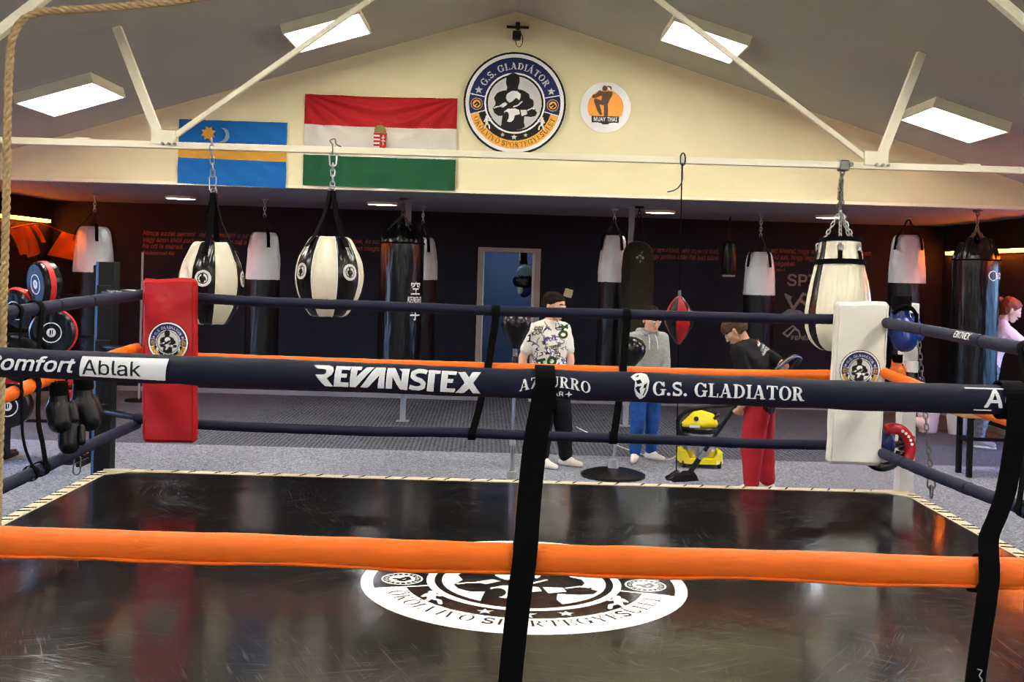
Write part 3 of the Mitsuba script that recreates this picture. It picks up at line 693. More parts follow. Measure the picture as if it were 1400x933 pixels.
tx = text('FEHÉRVÁR', .05, True, 0, width=.42); tx.apply_translation([3.70, .90, 0])
part(k, 'caption', at(tx), 'poster_ink')
k = tag('wall_plate', 'tilted beige cover plate on the navy wall right of the doorway', 'cover plate')
add(k + '__cover', xf(box(-.055, .055, -.012, 0, -.055, .055, .004), rot=.25, axis=(0, 1, 0), loc=(.809, YB, 1.419)), 'wall_cream')

# ------------------------------------------------------------------ the boxing ring
CZ, CX0, CX1, CY0, CY1, CLOGO = .28, -2.62, 2.72, 2.15, 7.20, (.118, 4.845)
RX0, RX1, RY0, RY1 = -2.34, 2.40, 2.45, 6.95
def chamfer(x0, x1, y0, y1, c): return Polygon([(x0 + c, y0), (x1 - c, y0), (x1, y0 + c), (x1, y1 - c), (x1 - c, y1), (x0 + c, y1), (x0, y1 - c), (x0, y0 + c)])
k = tag('ring_platform', 'low dark platform under the boxing ring canvas', 'platform')
add(k + '__deck', xf(flat(chamfer(CX0 + .01, CX1 - .01, CY0 + .01, CY1 - .01, .10), CZ - .012)), 'black_steel')
k = tag('ring_canvas', 'glossy black boxing ring canvas with scuff marks and a big printed emblem', 'ring canvas')
outer, inner = chamfer(CX0, CX1, CY0, CY1, .10), chamfer(CX0 + .075, CX1 - .075, CY0 + .075, CY1 - .075, .13)
sheet = flat(inner, .011); sheet.apply_translation([0, 0, CZ - .011]); part(k, 'sheet', sheet, 'canvas')
edge = flat(outer.difference(inner), .016); edge.apply_translation([0, 0, CZ - .012]); e = part(k, 'edge_strip', edge, 'edge_cloth')
plabel(e, 'cream laced border strip')
ncord = 0
def cord(x, y, dx, dy):
    m = box(-.034, .034, -.0035, .0035, 0, .004); m.apply_transform(trimesh.transformations.rotation_matrix(math.atan2(dy, dx), (0, 0, 1))); m.apply_translation([x, y, CZ + .0035]); part(e, 'lacing_cord', m, 'black_web')
yy = CY0 + .2
while yy < CY1 - .15:
    cord(CX0 + .036, yy, 1, .25); cord(CX1 - .036, yy, 1, -.25); yy += .135 if ncord % 2 else .075; ncord += 1
xx = CX0 + .2
while xx < CX1 - .15:
    cord(xx, CY1 - .036, .5, 1); xx += .17 if ncord % 2 else .11; ncord += 1
for n, sx, sy in (('corner_patch', CX0 + .17, CY1 - .05), ('corner_patch', CX1 - .17, CY1 - .05)):
    g = flat(affinity.rotate(affinity.scale(Point(0, 0).buffer(1), .16, .045), 5 if sx > 0 else -3), .006); g.apply_translation([sx, sy, CZ + .001]); part(k, n, g, 'edge_cloth')
# emblem printed on the canvas: white and ink only
LOGO_R = .722
skip = ('rim', 'white_ring', 'upper_band', 'face_disc', 'lower_text', 'lower_band')
def on_canvas(g, m, name, layer=0):
    f = flat(affinity.translate(affinity.scale(g, LOGO_R, LOGO_R, origin=(0, 0)), *CLOGO), .0006); f.apply_translation([0, 0, CZ + .0006 * layer + .0002]); return part(e2, name, f, m)
e2 = part(k, 'emblem', xf(flat(affinity.translate(ring_shape(LOGO_R, LOGO_R * .925), *CLOGO), .0006), loc=(0, 0, CZ + .0002)), 'canvas_white'); plabel(e2, 'white printed round emblem')
low = ring_shape(.93, .735, 195, 345)
on_canvas(low.difference(EMBLEM['lower_text']), 'canvas_white', 'lower_band')
on_canvas(ring_shape(.60, .55), 'canvas_white', 'inner_ring')
on_canvas(EMBLEM['face_disc'].difference(EMBLEM['boxer']).difference(Point(0, 0).buffer(.001)).intersection(Point(0, 0).buffer(.505, 48)), 'canvas_white', 'face_disc')
on_canvas(EMBLEM['gloves'].difference(EMBLEM['glove_cuff']), 'canvas_white', 'boxing_gloves', 1)
for q in EMBLEM['dividers'].geoms: on_canvas(q, 'canvas_white', 'divider')
for q in EMBLEM['stars'].geoms: on_canvas(q, 'canvas_white', 'star')
for q in EMBLEM['figures'].geoms: on_canvas(q, 'canvas_white', 'figure')
for side in (-1, 1):
    bx = (.75 * math.cos(math.radians(-2)) * side, .75 * math.sin(math.radians(-2)))
    bg = [Point(*bx).buffer(.128, 24).difference(Point(*bx).buffer(.116, 24)), Point(*bx).buffer(.082, 24).difference(affinity.translate(LineString([(-.045, 0), (-.01, -.01), (.03, .035), (.045, -.005), (.01, -.045), (-.015, -.03)]).buffer(.015), *bx))]
    bg += [affinity.translate(affinity.rotate(sbox(-.006, .088, .006, .108), a, origin=(0, 0)), *bx) for a in range(0, 360, 20)]
    on_canvas(unary_union(bg), 'canvas_white', 'badge')
on_canvas(EMBLEM['upper_text'], 'canvas_white', 'upper_text')

# ropes: padded covers along smooth paths
def rope(name, pts, label, m, r=.0325, n=160, seams=(), group='padded ring ropes', seed=0):
    k = tag(num(name), label, 'ring rope', group); p = spline(pts, n); L = np.r_[0, np.cumsum(np.linalg.norm(np.diff(p, axis=0), axis=1))]
    rad = r * (1 + .05 * (meshkit.fbm(np.stack([L * 9, L * 0 + seed, L * 0], 1), 3) - .5) * 2)
    t = tube(p, rad, 24); t = displace(t, .0022, 16, seed)
    part(k, 'cover', t, m, True)
    for s in seams:
        i = int(np.argmin(abs(L - s))); i = min(max(i, 2), n - 3); a = p[i + 1] - p[i - 1]; a /= np.linalg.norm(a)
        part(k, 'seam', tube(np.array([p[i] - a * .004, p[i] + a * .004]), r * 1.06, 20), m, True)
    return k, p
NEAR_TOP = [(-2.33, RY0, 1.43), (-1.131, RY0, 1.418), (-.721, RY0, 1.412), (-.441, RY0, 1.409), (-.013, RY0, 1.4035), (.185, RY0, 1.402), (.35, RY0, 1.402), (.73, RY0, 1.398), (.813, RY0, 1.397), (1.177, RY0, 1.397), (2.39, RY0, 1.41)]
kt, pt = rope('near_top_rope', NEAR_TOP, 'thick navy ring rope printed with sponsor names, nearest the camera', 'navy_rope', .0335, seed=3)
NEAR_MID = [(-2.33, RY0, 1.02), (-1.121, RY0, 1.013), (-.545, RY0, 1.012), (.032, RY0, 1.007), (.61, RY0, 1.008), (1.053, RY0, 1.004), (1.19, RY0, 1.005), (2.39, RY0, 1.02)]
rope('near_orange_rope', NEAR_MID, 'bright orange padded ring rope across the front, below the printed navy rope', 'orange_rope', .0345, seed=9)
hm_ = spline(NEAR_MID, 160); hm_[:, 1] -= .026 + .003 * np.sin(np.arange(160) * .9); hm_[:, 2] -= .0255 + .0025 * np.sin(np.arange(160) * .37)
part('near_orange_rope', 'hem', tube(hm_, .0042, 8), 'orange_rope', True)
rope('far_top_rope', [(-2.34, 6.95, 1.447), (-2.0, 6.95, 1.438), (-1.591, 6.95, 1.424), (-.797, 6.95, 1.418), (.044, 6.95, 1.408), (.979, 6.95, 1.411), (1.682, 6.95, 1.411), (2.113, 6.95, 1.418), (2.40, 6.95, 1.42)], 'navy rope at the top of the far side, in front of the punch bags', 'navy_rope', .0325, seed=4)
rope('far_orange_rope', [(-2.34, 6.95, 1.085), (-1.99, 6.95, 1.056), (.054, 6.95, 1.046), (1.2, 6.95, 1.046), (2.40, 6.95, 1.07)], 'orange rope of the far side seen just above the printed navy rope', 'orange_rope', .0325, seed=5)
rope('far_bottom_rope', [(-2.34, 6.95, .66), (-1.979, 6.95, .631), (-1.569, 6.95, .621), (-.775, 6.95, .616), (-.3, 6.95, .624), (.161, 6.95, .618), (1.003, 6.95, .615), (1.707, 6.95, .606), (2.129, 6.95, .612), (2.40, 6.95, .60)], 'navy rope at the bottom of the far side, crossing the feet of the boys', 'navy_rope', .0315, seed=6)
rope('left_top_rope', [(-2.34, 6.95, 1.443), (-2.34, 5.905, 1.42), (-2.34, 5.054, 1.399), (-2.34, 3.6, 1.40), (-2.34, 2.5, 1.425)], 'navy top rope of the left side running to the red corner pad', 'navy_dark_rope', .033, seams=(.35, .8, 1.25, 1.55), seed=7)
rope('left_orange_rope', [(-2.34, 6.95, 1.105), (-2.34, 5.555, 1.038), (-2.34, 5.076, 1.003), (-2.34, 3.6, 1.0), (-2.34, 2.5, 1.02)], 'orange rope of the left side beneath the hanging black mitts', 'orange_rope', .034, seams=(1.45, 1.75), seed=8)
rope('left_bottom_rope', [(-2.34, 6.97, .615), (-2.34, 6.39, .608), (-2.34, 5.636, .590), (-2.34, 5.1, .578), (-2.34, 3.6, .59), (-2.34, 2.5, .62)], 'navy bottom rope of the left side sagging over the carpet', 'navy_dark_rope', .0325, seed=10)
rt, rp = rope('right_top_rope', [(2.40, 6.95, 1.41), (2.40, 5.838, 1.389), (2.40, 5.01, 1.372), (2.40, 3.6, 1.38), (2.40, 2.5, 1.40)], 'navy top rope of the right side with a small white print', 'navy_dark_rope', .033, seams=(.75, 1.5), seed=11)
rope('right_orange_rope', [(2.40, 6.95, 1.10), (2.40, 5.326, 1.03), (2.40, 5.058, 1.024), (2.40, 3.6, 1.01), (2.40, 2.5, 1.02)], 'orange rope of the right side at the right edge beside the black strap', 'orange_rope', .034, seed=12)
rope('right_bottom_rope', [(2.40, 6.95, .585), (2.40, 6.295, .595), (2.40, 5.37, .622), (2.40, 4.961, .640), (2.40, 3.6, .62), (2.40, 2.5, .62)], 'navy bottom rope of the right side running from the white corner pad', 'navy_dark_rope', .0325, seams=(.5, 1.4), seed=13)

# prints on the near top rope: u along the rope, v round it
R_TOP = .0335 * 1.05
def on_rope(m, u0, v0=0.0, lift=.0014, size=.012):
    """wraps a flat print (xy) round the near top rope; u0 is its x on the rope, v0 its height on the front"""
    m = refine(m, size); v = m.vertices.copy(); x = v[:, 0] + u0
    z = np.interp(x, pt[:, 0], pt[:, 2]); a = (v[:, 1] + v0) / R_TOP; r = R_TOP + lift + v[:, 2]
    m.vertices = np.stack([x, RY0 - r * np.cos(a), z + r * np.sin(a)], 1)
    return m
# crop pixels of the long print -> metres on the rope
U = lambda px: (px - 700) / 1487.6 * 2.45 + .02
def poly_print(polys, x_left, width, height, slope, top):
    out = []
    for q in polys:
        g = Polygon([((x - 65) / 1225. * width, -((y - top - slope * (x - 65)) / 165.) * height) for x, y in q]).buffer(0); out.append(g)
    return out
LET = {'r': [(65, 80), (170, 82), (205, 95), (215, 125), (200, 155), (165, 178), (212, 245), (150, 240), (78, 152), (140, 152), (158, 140), (158, 122), (140, 112), (90, 108)],
       'e': [(228, 88), (338, 92), (332, 122), (272, 118), (270, 146), (312, 148), (308, 176), (268, 175), (264, 208), (325, 212), (320, 248), (213, 243)],
       'v': [(340, 92), (420, 95), (415, 122), (388, 122), (382, 170), (455, 98), (510, 100), (375, 248), (330, 246)],
       'a': [(520, 100), (592, 102), (583, 260), (535, 258), (545, 165), (462, 253), (408, 250)],
       'n': [(604, 104), (660, 106), (708, 205), (714, 140), (690, 112), (768, 112), (752, 275), (700, 268), (645, 175), (640, 262), (594, 260)],
       't': [(908, 122), (995, 128), (992, 155), (955, 152), (945, 288), (895, 284)],
       'e2': [(1003, 128), (1113, 135), (1108, 165), (1050, 160), (1047, 190), (1090, 192), (1086, 220), (1045, 218), (1042, 258), (1105, 262), (1098, 295), (993, 288)],
       'x': [(1120, 140), (1175, 140), (1203, 182), (1228, 140), (1290, 142), (1236, 222), (1288, 305), (1235, 303), (1206, 262), (1165, 300), (1105, 297), (1172, 220)]}
letters = poly_print(LET.values(), 0, .372, .0495, .049, 80)
s_path = LineString([((x - 65) / 1225. * .372, -((y - 80 - .049 * (x - 65)) / 165.) * .0495) for x, y in [(896, 142), (868, 132), (828, 130), (796, 148), (792, 172), (815, 190), (850, 202), (872, 222), (866, 248), (838, 260), (800, 258), (768, 246)]]).buffer(.0052, cap_style=2)
sp = part(kt, 'sponsor_print', on_rope(flat(unary_union(letters + [s_path]), .0006), U(432), .026), 'print_white'); plabel(sp, 'large white stylised sponsor word')
tx = text('Comfort', .0305, True, .28, width=.208); sp = part(kt, 'sponsor_print', on_rope(tx, U(-14), -.012), 'print_white'); plabel(sp, 'white slanted word Comfort')
patch = flat(Polygon([(0, -.0235), (.004, .0215), (.196, .0245), (.190, -.0265)]), .0005)
sp = part(kt, 'white_patch', on_rope(patch, U(117), .003), 'print_white'); plabel(sp, 'white patch with the word Ablak')
part(sp, 'lettering', on_rope(text('Ablak', .030, False, 0, width=.130), U(121), -.014, .0024), 'print_black')
# AZZURRO BAR, the helmet and G.S. GLADIATOR
az, w = serif_line('AZZURRO', .024, .05); az = affinity.scale(az, .158 / w, 1, origin=(0, 0))
arc = lambda m: (lambda q: (setattr(q, 'vertices', np.stack([q.vertices[:, 0], q.vertices[:, 1] + .012 * (1 - ((q.vertices[:, 0] - .079) / .079) ** 2) * 1.0, q.vertices[:, 2]], 1)), q)[1])(refine(m, .01))
sp = part(kt, 'sponsor_print', on_rope(arc(flat(az, .0006)), U(710), -.014), 'print_white'); plabel(sp, 'white arched serif word half behind the strap')
sp = part(kt, 'sponsor_print', on_rope(cat([text('BAR', .011, True, width=.036), flat(star(.048, .005, .009, 4, .3), .0006)]), U(748), -.022), 'print_white')
helm = affinity.scale(unary_union([Polygon([(0, .01), (-.012, .022), (.004, .034), (.02, .036), (.034, .03), (.04, .012), (.036, -.008), (.028, -.024), (.016, -.032), (.004, -.022), (-.002, -.008)])]).difference(unary_union([
    Polygon([(.002, .012), (.014, .016), (.02, .008), (.006, .004)]), Polygon([(.0, -.004), (.008, -.014), (.016, -.018), (.012, -.006), (.018, .0), (.008, .0)]), Polygon([(.026, .004), (.034, .008), (.03, -.004), (.022, -.004)]), Polygon([(.0, .022), (.012, .03), (.01, .022)]), LineString([(.024, -.02), (.03, -.006)]).buffer(.0015)])), .80, .95, origin=(0, 0))
sp = part(kt, 'helmet_print', on_rope(flat(helm, .0006), U(866), .006), 'print_white'); plabel(sp, 'white printed gladiator helmet')
gs, w = serif_line('G.S. GLADIATOR', .030, .06); gs = affinity.scale(gs, .338 / w, 1, origin=(0, 0))
sp = part(kt, 'sponsor_print', on_rope(flat(gs, .0006), U(890), -.013), 'print_white'); plabel(sp, 'white serif words G.S. GLADIATOR')
tx = text('AGILIS', .038, True, 0.1, width=.215); sp = part(kt, 'sponsor_print', on_rope(tx, U(1338), -.013), 'print_white'); plabel(sp, 'white slab letters beginning AG at the right edge')
part(kt, 'print_line', on_rope(flat(sbox(0, 0, .24, .0035), .0006), U(1314), .027), 'print_white')
part(kt, 'print_line', on_rope(flat(sbox(0, 0, .04, .003), .0006), U(1326), -.023), 'print_white')
part(kt, 'sponsor_print', on_rope(text('ATOR', .009, True, .2, width=.06), U(1379), -.026), 'ink_purple')
# white print on the right top rope
tx = refine(text('EXOVEX', .034, True, .15, width=.20), .012); v = tx.vertices.copy(); ys = 5.72 - v[:, 0]; zz = np.interp(-ys, -rp[:, 1], rp[:, 2]); aa = v[:, 1] / .035 - .05
tx.vertices = np.stack([2.40 - (.037 + v[:, 2]) * np.cos(aa), ys, zz + (.037 + v[:, 2]) * np.sin(aa)], 1); tx.invert()
part(rt, 'sponsor_print', tx, 'print_white')

# vertical spacer straps between the ropes
def spacer(name, label, xs, w=.053, y=RY0, axis='x', r=.036, back=True, loops=True):
    """xs: [(along, z)] down the front; wraps over the first rope; each point bulges round a rope when flagged"""
    k = tag(num(name), label, 'strap', 'black spacer straps on the ring ropes')
    P = spline([(a, d, z) for a, d, z in xs], 70)
    pts = P if axis == 'x' else P
    side = np.array([1., 0, 0]) if axis == 'x' else np.array([0, 1., 0])
    part(k, 'band', ribbon(pts, w, .005, side), 'black_web')
    return k
def loop(k, c, r, w, axis='x', tilt=0.0):
    """a band sewn round a rope"""
    t = np.linspace(0, 2 * PI, 29)
    if axis == 'x': pts = np.stack([c[0] + 0 * t + tilt * np.sin(t) * r, c[1] - r * np.cos(t), c[2] + r * np.sin(t)], 1); side = (1, 0, 0)
    else: pts = np.stack([c[0] - r * np.cos(t), c[1] + tilt * np.sin(t) * r, c[2] + r * np.sin(t)], 1); side = (0, 1, 0)
    part(k, 'loop', ribbon(pts, w, .004, side), 'black_web')
NF = RY0 - .0445
k = spacer('spacer_strap', 'wide black strap tying the printed rope to the orange rope at the centre front', [(.094, NF, 1.40), (.090, NF + .003, 1.37), (.076, RY0 - .035, 1.28), (.066, RY0 - .03, 1.15), (.061, NF, 1.05), (.058, NF, 1.007), (.052, NF, .96), (.043, RY0 - .03, .85), (.035, RY0 - .02, .73), (.030, RY0 - .02, .60)], .0535)
loop(k, (.093, RY0, 1.4025), .042, .044); loop(k, (.058, RY0, 1.007), .0415, .050)
k = spacer('spacer_strap', 'black strap bending left between the ropes at the right front', [(1.142, NF, 1.40), (1.142, NF, 1.35), (1.139, RY0 - .035, 1.28), (1.130, RY0 - .03, 1.20), (1.112, RY0 - .03, 1.14), (1.094, RY0 - .03, 1.09), (1.090, NF, 1.04), (1.092, NF, 1.004), (1.088, NF, .965), (1.083, RY0 - .03, .86), (1.077, RY0 - .02, .74), (1.073, RY0 - .02, .60)], .045)
loop(k, (1.143, RY0, 1.397), .042, .050); loop(k, (1.094, RY0, 1.0045), .0415, .038, tilt=.25)
tag_m = LineString([(1.080, .795), (1.090, .792), (1.084, .780), (1.092, .770), (1.084, .760)]).buffer(.0012)
part(k, 'stitched_mark', frame_xf(flat(tag_m, .0005), (0, RY0 - .0262, 0), (1, 0, 0), (0, 0, 1)), 'grey_paint')
for lab, a in (('black strap on the far ropes in front of the doorway', (-.06, -.098, -.145, -.19)), ('black strap on the far ropes in front of the standing reflex ball', (.775, .760, .735, .712))):
    k = spacer('spacer_strap', lab, [(a[0], RY1 - .040, 1.41), (a[0], RY1 - .038, 1.36), ((a[0] + a[1]) / 2, RY1 - .03, 1.2), (a[1], RY1 - .040, 1.046), ((a[1] + a[2]) / 2, RY1 - .03, .93), (a[2], RY1 - .03, .80), (a[3], RY1 - .040, .62)], .046, RY1)
    loop(k, (a[0], RY1, 1.409), .038, .05); loop(k, (a[1], RY1, 1.046), .038, .048); loop(k, (a[3], RY1, .618), .0375, .05)
k = spacer('spacer_strap', 'black strap hanging between the left side ropes among black mitts', [(RX0 + .036, 5.43, 1.41), (RX0 + .036, 5.42, 1.3), (RX0 + .03, 5.40, 1.15), (RX0 + .036, 5.41, 1.03), (RX0 + .03, 5.43, .85), (RX0 + .03, 5.50, .7), (RX0 + .036, 5.53, .59)], .045, axis='y')
loop(k, (RX0, 5.43, 1.409), .038, .05, 'y'); loop(k, (RX0, 5.41, 1.030), .039, .05, 'y'); loop(k, (RX0, 5.55, .587), .038, .05, 'y')
k = spacer('spacer_strap', 'black strap between the right side ropes at the right edge', [(RX1 - .036, 4.975, 1.37), (RX1 - .03, 4.93, 1.2), (RX1 - .037, 4.92, 1.022), (RX1 - .03, 4.92, .85), (RX1 - .036, 4.95, .63)], .045, axis='y')
loop(k, (RX1, 4.975, 1.372), .038, .05, 'y'); loop(k, (RX1, 4.92, 1.022), .039, .05, 'y'); loop(k, (RX1, 4.95, .64), .038, .05, 'y')
k = spacer('spacer_strap', 'thin black cord hanging between the left side ropes nearest the edge', [(RX0 + .036, 5.20, 1.403), (RX0 + .03, 5.20, 1.2), (RX0 + .037, 5.22, 1.012), (RX0 + .03, 5.26, .8), (RX0 + .036, 5.42, .59)], .022, axis='y')
loop(k, (RX0, 5.2, 1.402), .038, .03, 'y'); loop(k, (RX0, 5.22, 1.012), .039, .03, 'y'); loop(k, (RX0, 5.43, .585), .038, .03, 'y')

# corner posts, turnbuckles and pads
k = tag('ring_post', 'black steel corner post with a blue side, left of the red pad', 'post')
part(k, 'column', box(-2.70, -2.595, 7.22, 7.33, 0, 1.65, .004), 'black_steel')
part(k, 'side_plate', box(-2.718, -2.70, 7.225, 7.325, 0, 1.65), 'blue_paint')
part(k, 'foot_plate', box(-2.8, -2.5, 7.215, 7.5, 0, .012), 'black_steel')
for z in (1.44, 1.40, 1.09, 1.05, .62):
    for x in (-2.675, -2.615): part(k, 'bolt', frame_xf(trimesh.creation.cylinder(.011, .016, sections=8), (x, 7.215, z), (1, 0, 0), (0, 0, 1)), 'chrome')
k2 = tag('ring_post_001', 'white steel corner post right of the white pad', 'post')
part(k2, 'column', box(2.665, 2.755, 7.22, 7.31, 0, 1.53, .004), 'post_white')
part(k2, 'foot_plate', box(2.56, 2.86, 7.215, 7.5, 0, .012), 'post_white')
part(k2, 'flange', box(2.655, 2.667, 7.205, 7.32, 0, 1.53), 'post_white')
for side, px_, zs in (('red', -2.65, (1.445, 1.085, .66)), ('white', 2.69, (1.415, 1.075, .60))):
    for z, lvl in zip(zs, ('top', 'middle', 'bottom')):
        k = tag(num('turnbuckle'), f'black turnbuckle between the {"black" if side == "red" else "white"} post and the {side} pad, {lvl} of three', 'turnbuckle', 'turnbuckles of the ring corners')
        cx = RX0 if side == 'red' else RX1
        part(k, 'body', tube(np.array([(px_, 7.21, z), (cx * .985 + px_ * .015, 6.98, z)]), .032 if z > 1.3 else .022, 14), 'black_plastic', True)
        part(k, 'bracket', box(px_ - .05, px_ + .05, 7.19, 7.225, z - .05, z + .05, .004), 'black_steel')
        if side == 'red' and lvl == 'top':
            t_ = text('QUAD TWO', .026, True, width=.19); t_ = frame_xf(t_, (-2.615, 7.150, z - .006), (.26, -.225, 0), (0, 0, 1)); part(k, 'lettering', t_, 'print_white')
def corner_pad(name, label, m, c, rx, zt, zb, lean, emb_z, w=.335, th=.085):
    k = tag(name, label, 'corner pad')
    body = refine(box(-w / 2, w / 2, -th / 2, th / 2, 0, 1, .02), .03)
    v = body.vertices; zz = zb + (zt - zb) * v[:, 2]
    body.vertices = np.stack([c[0] + v[:, 0] + lean * (zt - zz), c[1] + v[:, 1], zz + .006 * np.sin(v[:, 0] * 18) * (v[:, 2] > .9)], 1)
    body = displace(body, .006, 6, 3); part(k, 'body', body, m, True)
    xl = c[0] + lean * (zt - emb_z)
    for role, piece, q in emblem_meshes(.128, .0006):
        part(k, 'print' if role == 'rim' else piece, drape(q, (xl, c[1] - 1, emb_z), (1, 0, 0), (-lean, 0, 1), body, .0008, .03), FULL[role])
    for sx in (-1, 1): part(k, 'piping', tube(np.array([(c[0] + sx * (w / 2 - .012) + lean * (zt - z), c[1] - th / 2 - .002, z) for z in np.linspace(zt - .03, zb + .03, 16)]), .004, 6), m, True)
    return k
corner_pad('corner_pad', 'tall red corner pad with the round club emblem', 'red_vinyl', (-2.115, 6.868), 0, 1.557, .525, .027, 1.158)
corner_pad('corner_pad_001', 'tall white corner pad with the round club emblem', 'white_vinyl', (2.250, 6.868), 0, 1.535, .508, -.022, 1.105)
# chains hanging by the posts
k = tag('hanging_chain', 'thin steel chain hanging beside the black corner post', 'chain')
part(k, 'links', chain((-2.66, 7.18, 1.02), (-2.69, 6.93, .42), .04, .022, .003), 'old_steel', True)
part(k, 'snap_hook', chain((-2.69, 6.93, .42), (-2.695, 6.92, .285), .12, .045, .005), 'old_steel', True)
k = tag('hanging_chain_001', 'dark chain with a snap hook hanging beside the white corner post', 'chain')
part(k, 'links', chain((2.74, 7.20, 1.35), (2.80, 7.05, .40), .05, .026, .0035), 'old_steel', True)
part(k, 'snap_hook', chain((2.80, 7.05, .40), (2.80, 7.04, .285), .085, .05, .006), 'old_steel', True)

# ------------------------------------------------------------------ punch bags
def revolve_fn(profile, theta0, theta1, nt, amp=0.0, freq=9.0, seed=0, bulge=0.0):
    """a patch of a body of revolution with soft wrinkles; profile [(r, z)] bottom to top"""
    pr = spline([(r, 0, z) for r, z in profile], 48)[:, [0, 2]]; th = np.linspace(theta0, theta1, nt)
    TH, I = np.meshgrid(th, np.arange(len(pr))); R = pr[I, 0]; Z = pr[I, 1]
    R = R * (1 + bulge * (1 - ((TH - (theta0 + theta1) / 2) / ((theta1 - theta0) / 2)) ** 2))
    if amp: R = R + amp * (meshkit.fbm(np.stack([np.cos(TH) * freq, np.sin(TH) * freq, Z * freq * .45], -1), 3, seed) - .5) * 2 * np.clip(R / .1, 0, 1)
    P = np.stack([R * np.cos(TH), R * np.sin(TH), Z], -1).reshape(-1, 3)
    ny, nx = TH.shape; i, j = np.meshgrid(np.arange(ny - 1), np.arange(nx - 1), indexing='ij')
    q = np.stack([i * nx + j, i * nx + j + 1, (i + 1) * nx + j + 1, (i + 1) * nx + j], -1).reshape(-1, 4)
    return trimesh.Trimesh(P, np.vstack([q[:, [0, 1, 2]], q[:, [0, 2, 3]]]), process=False)

def round_bag(name, label, x, y, profile, m, seed, amp=.006): 
    return xf(revolve_fn(profile, 0, 2 * PI, 64, amp, 9, seed), loc=(x, y, 0))

def two_tone_bag(x, y, zt, zs, r, label, seed, zb=.52, rot=0.0):
    k = tag(num('heavy_bag'), label, 'punch bag', 'white-topped heavy bags along the back')
    part(k, 'black_body', round_bag(k, '', x, y, [(.01, zb), (r * .9, zb), (r, zb + .05), (r * .985, zs)], 'black_bag', seed), 'black_bag', True)
    part(k, 'white_top', round_bag(k, '', x, y, [(r * 1.0, zs - .004), (r * 1.012, zs), (r * .99, zs + .12), (r * .93, zs + .3), (r * .80, zt - .05), (r * .60, zt), (r * .2, zt - .01), (.01, zt - .02)], 'bag_white', seed + 5, .012), 'bag_white', True)
    for i in range(4):
        a = rot + i * PI / 2 + .5; rr = r * .86
        c = np.array([math.cos(a), math.sin(a)])
        part(k, 'strap', ribbon([(x + c[0] * r * 1.03, y + c[1] * r * 1.03, zt - .17), (x + c[0] * r * .90, y + c[1] * r * .90, zt - .03), (x + c[0] * r * .62, y + c[1] * r * .62, zt + .03)], .035, .006, (-c[1], c[0], 0)), 'black_web')
        part(k, 'chain', chain((x + c[0] * r * .6, y + c[1] * r * .6, zt + .02), (x, y, zt + .19), .03, .016, .003), 'black_steel')
    part(k, 'hook', cat([chain((x, y, zt + .17), (x, y, ZS - .02), .05, .026, .0045), lathe([(0, ZS - .025), (.04, ZS - .02), (.04, ZS), (0, ZS)], 16, (x, y, 0))]), 'chrome', True)
    return k
two_tone_bag(-4.735, 12.5, 2.05, 1.53, .215, 'white-topped heavy bag with orange glow at the far left behind the black post', 1)
two_tone_bag(-2.745, 12.3, 2.035, 1.505, .188, 'white-topped heavy bag between the two hanging ball bags', 2)
two_tone_bag(-1.00, 12.85, 2.045, 1.55, .185, 'white-topped heavy bag half hidden behind the large black bag', 3)
two_tone_bag(1.205, 12.3, 2.115, 1.59, .165, 'white-topped heavy bag left of the olive bag', 4)
two_tone_bag(2.865, 12.3, 1.975, 1.492, .172, 'white-topped heavy bag above the boy in red trousers', 6)
two_tone_bag(4.535, 12.3, 2.215, 1.675, .200, 'white-topped heavy bag lit orange right of the cream teardrop bag', 8)
# large black bag with gathered top
def gathered_bag(name, label, x, y, zt, zb, r, seed, mount_z, m='black_vinyl', flare=.05):
    k = tag(num(name), label, 'punch bag')
    part(k, 'body', round_bag(k, '', x, y, [(.01, zb), (r * .92, zb), (r, zb + .06), (r, zt - .28), (r * .99, zt - .2)], m, seed, .004), m, True)
    th = np.linspace(0, 2 * PI, 121); zz = [zt - .20, zt - .14, zt - .07, zt]; rr = [r * .995, r * .95, r * .80, r * .52]
    P = []
    for z, q in zip(np.interp(np.linspace(0, 1, 20), np.linspace(0, 1, 4), zz), np.interp(np.linspace(0, 1, 20), np.linspace(0, 1, 4), rr)):
        w = (zt - .2 - z) / -.2
        P.append(np.stack([x + (q + .022 * w * np.sin(17 * th + 3 * np.sin(3 * th + seed))) * np.cos(th), y + (q + .022 * w * np.sin(17 * th + 3 * np.sin(3 * th + seed))) * np.sin(th), z + .035 * w * np.sin(5 * th + seed) * (w > .3)], 1))
    P = np.array(P); ny, nx = P.shape[:2]; i, j = np.meshgrid(np.arange(ny - 1), np.arange(nx - 1), indexing='ij')
    qd = np.stack([i * nx + j, i * nx + j + 1, (i + 1) * nx + j + 1, (i + 1) * nx + j], -1).reshape(-1, 4)
    part(k, 'gathered_top', trimesh.Trimesh(P.reshape(-1, 3), np.vstack([qd[:, [0, 1, 2]], qd[:, [0, 2, 3]]]), process=False), m, True)
    part(k, 'band', tube(np.array([(x + (r * 1.01) * math.cos(t), y + (r * 1.01) * math.sin(t), zt - .19) for t in np.linspace(0, 2 * PI, 49)]), .008, 8), 'black_web', True)
    for i in range(4):
        a = .6 + i * PI / 2
        part(k, 'chain', chain((x + r * .72 * math.cos(a), y + r * .72 * math.sin(a), zt - .06), (x, y, zt + .12), .036, .02, .0036), 'old_steel')
    part(k, 'hook', cat([chain((x, y, zt + .11), (x, y, mount_z - .02), .05, .03, .005), lathe([(0, mount_z - .025), (.045, mount_z - .02), (.045, mount_z), (0, mount_z)], 16, (x, y, 0))]), 'old_steel', True)
    return k
k = gathered_bag('large_black_bag', 'large black heavy bag with a gathered top and white lettering, left of the doorway', -1.118, 11.6, 2.13, .42, .235, 3, ZS)
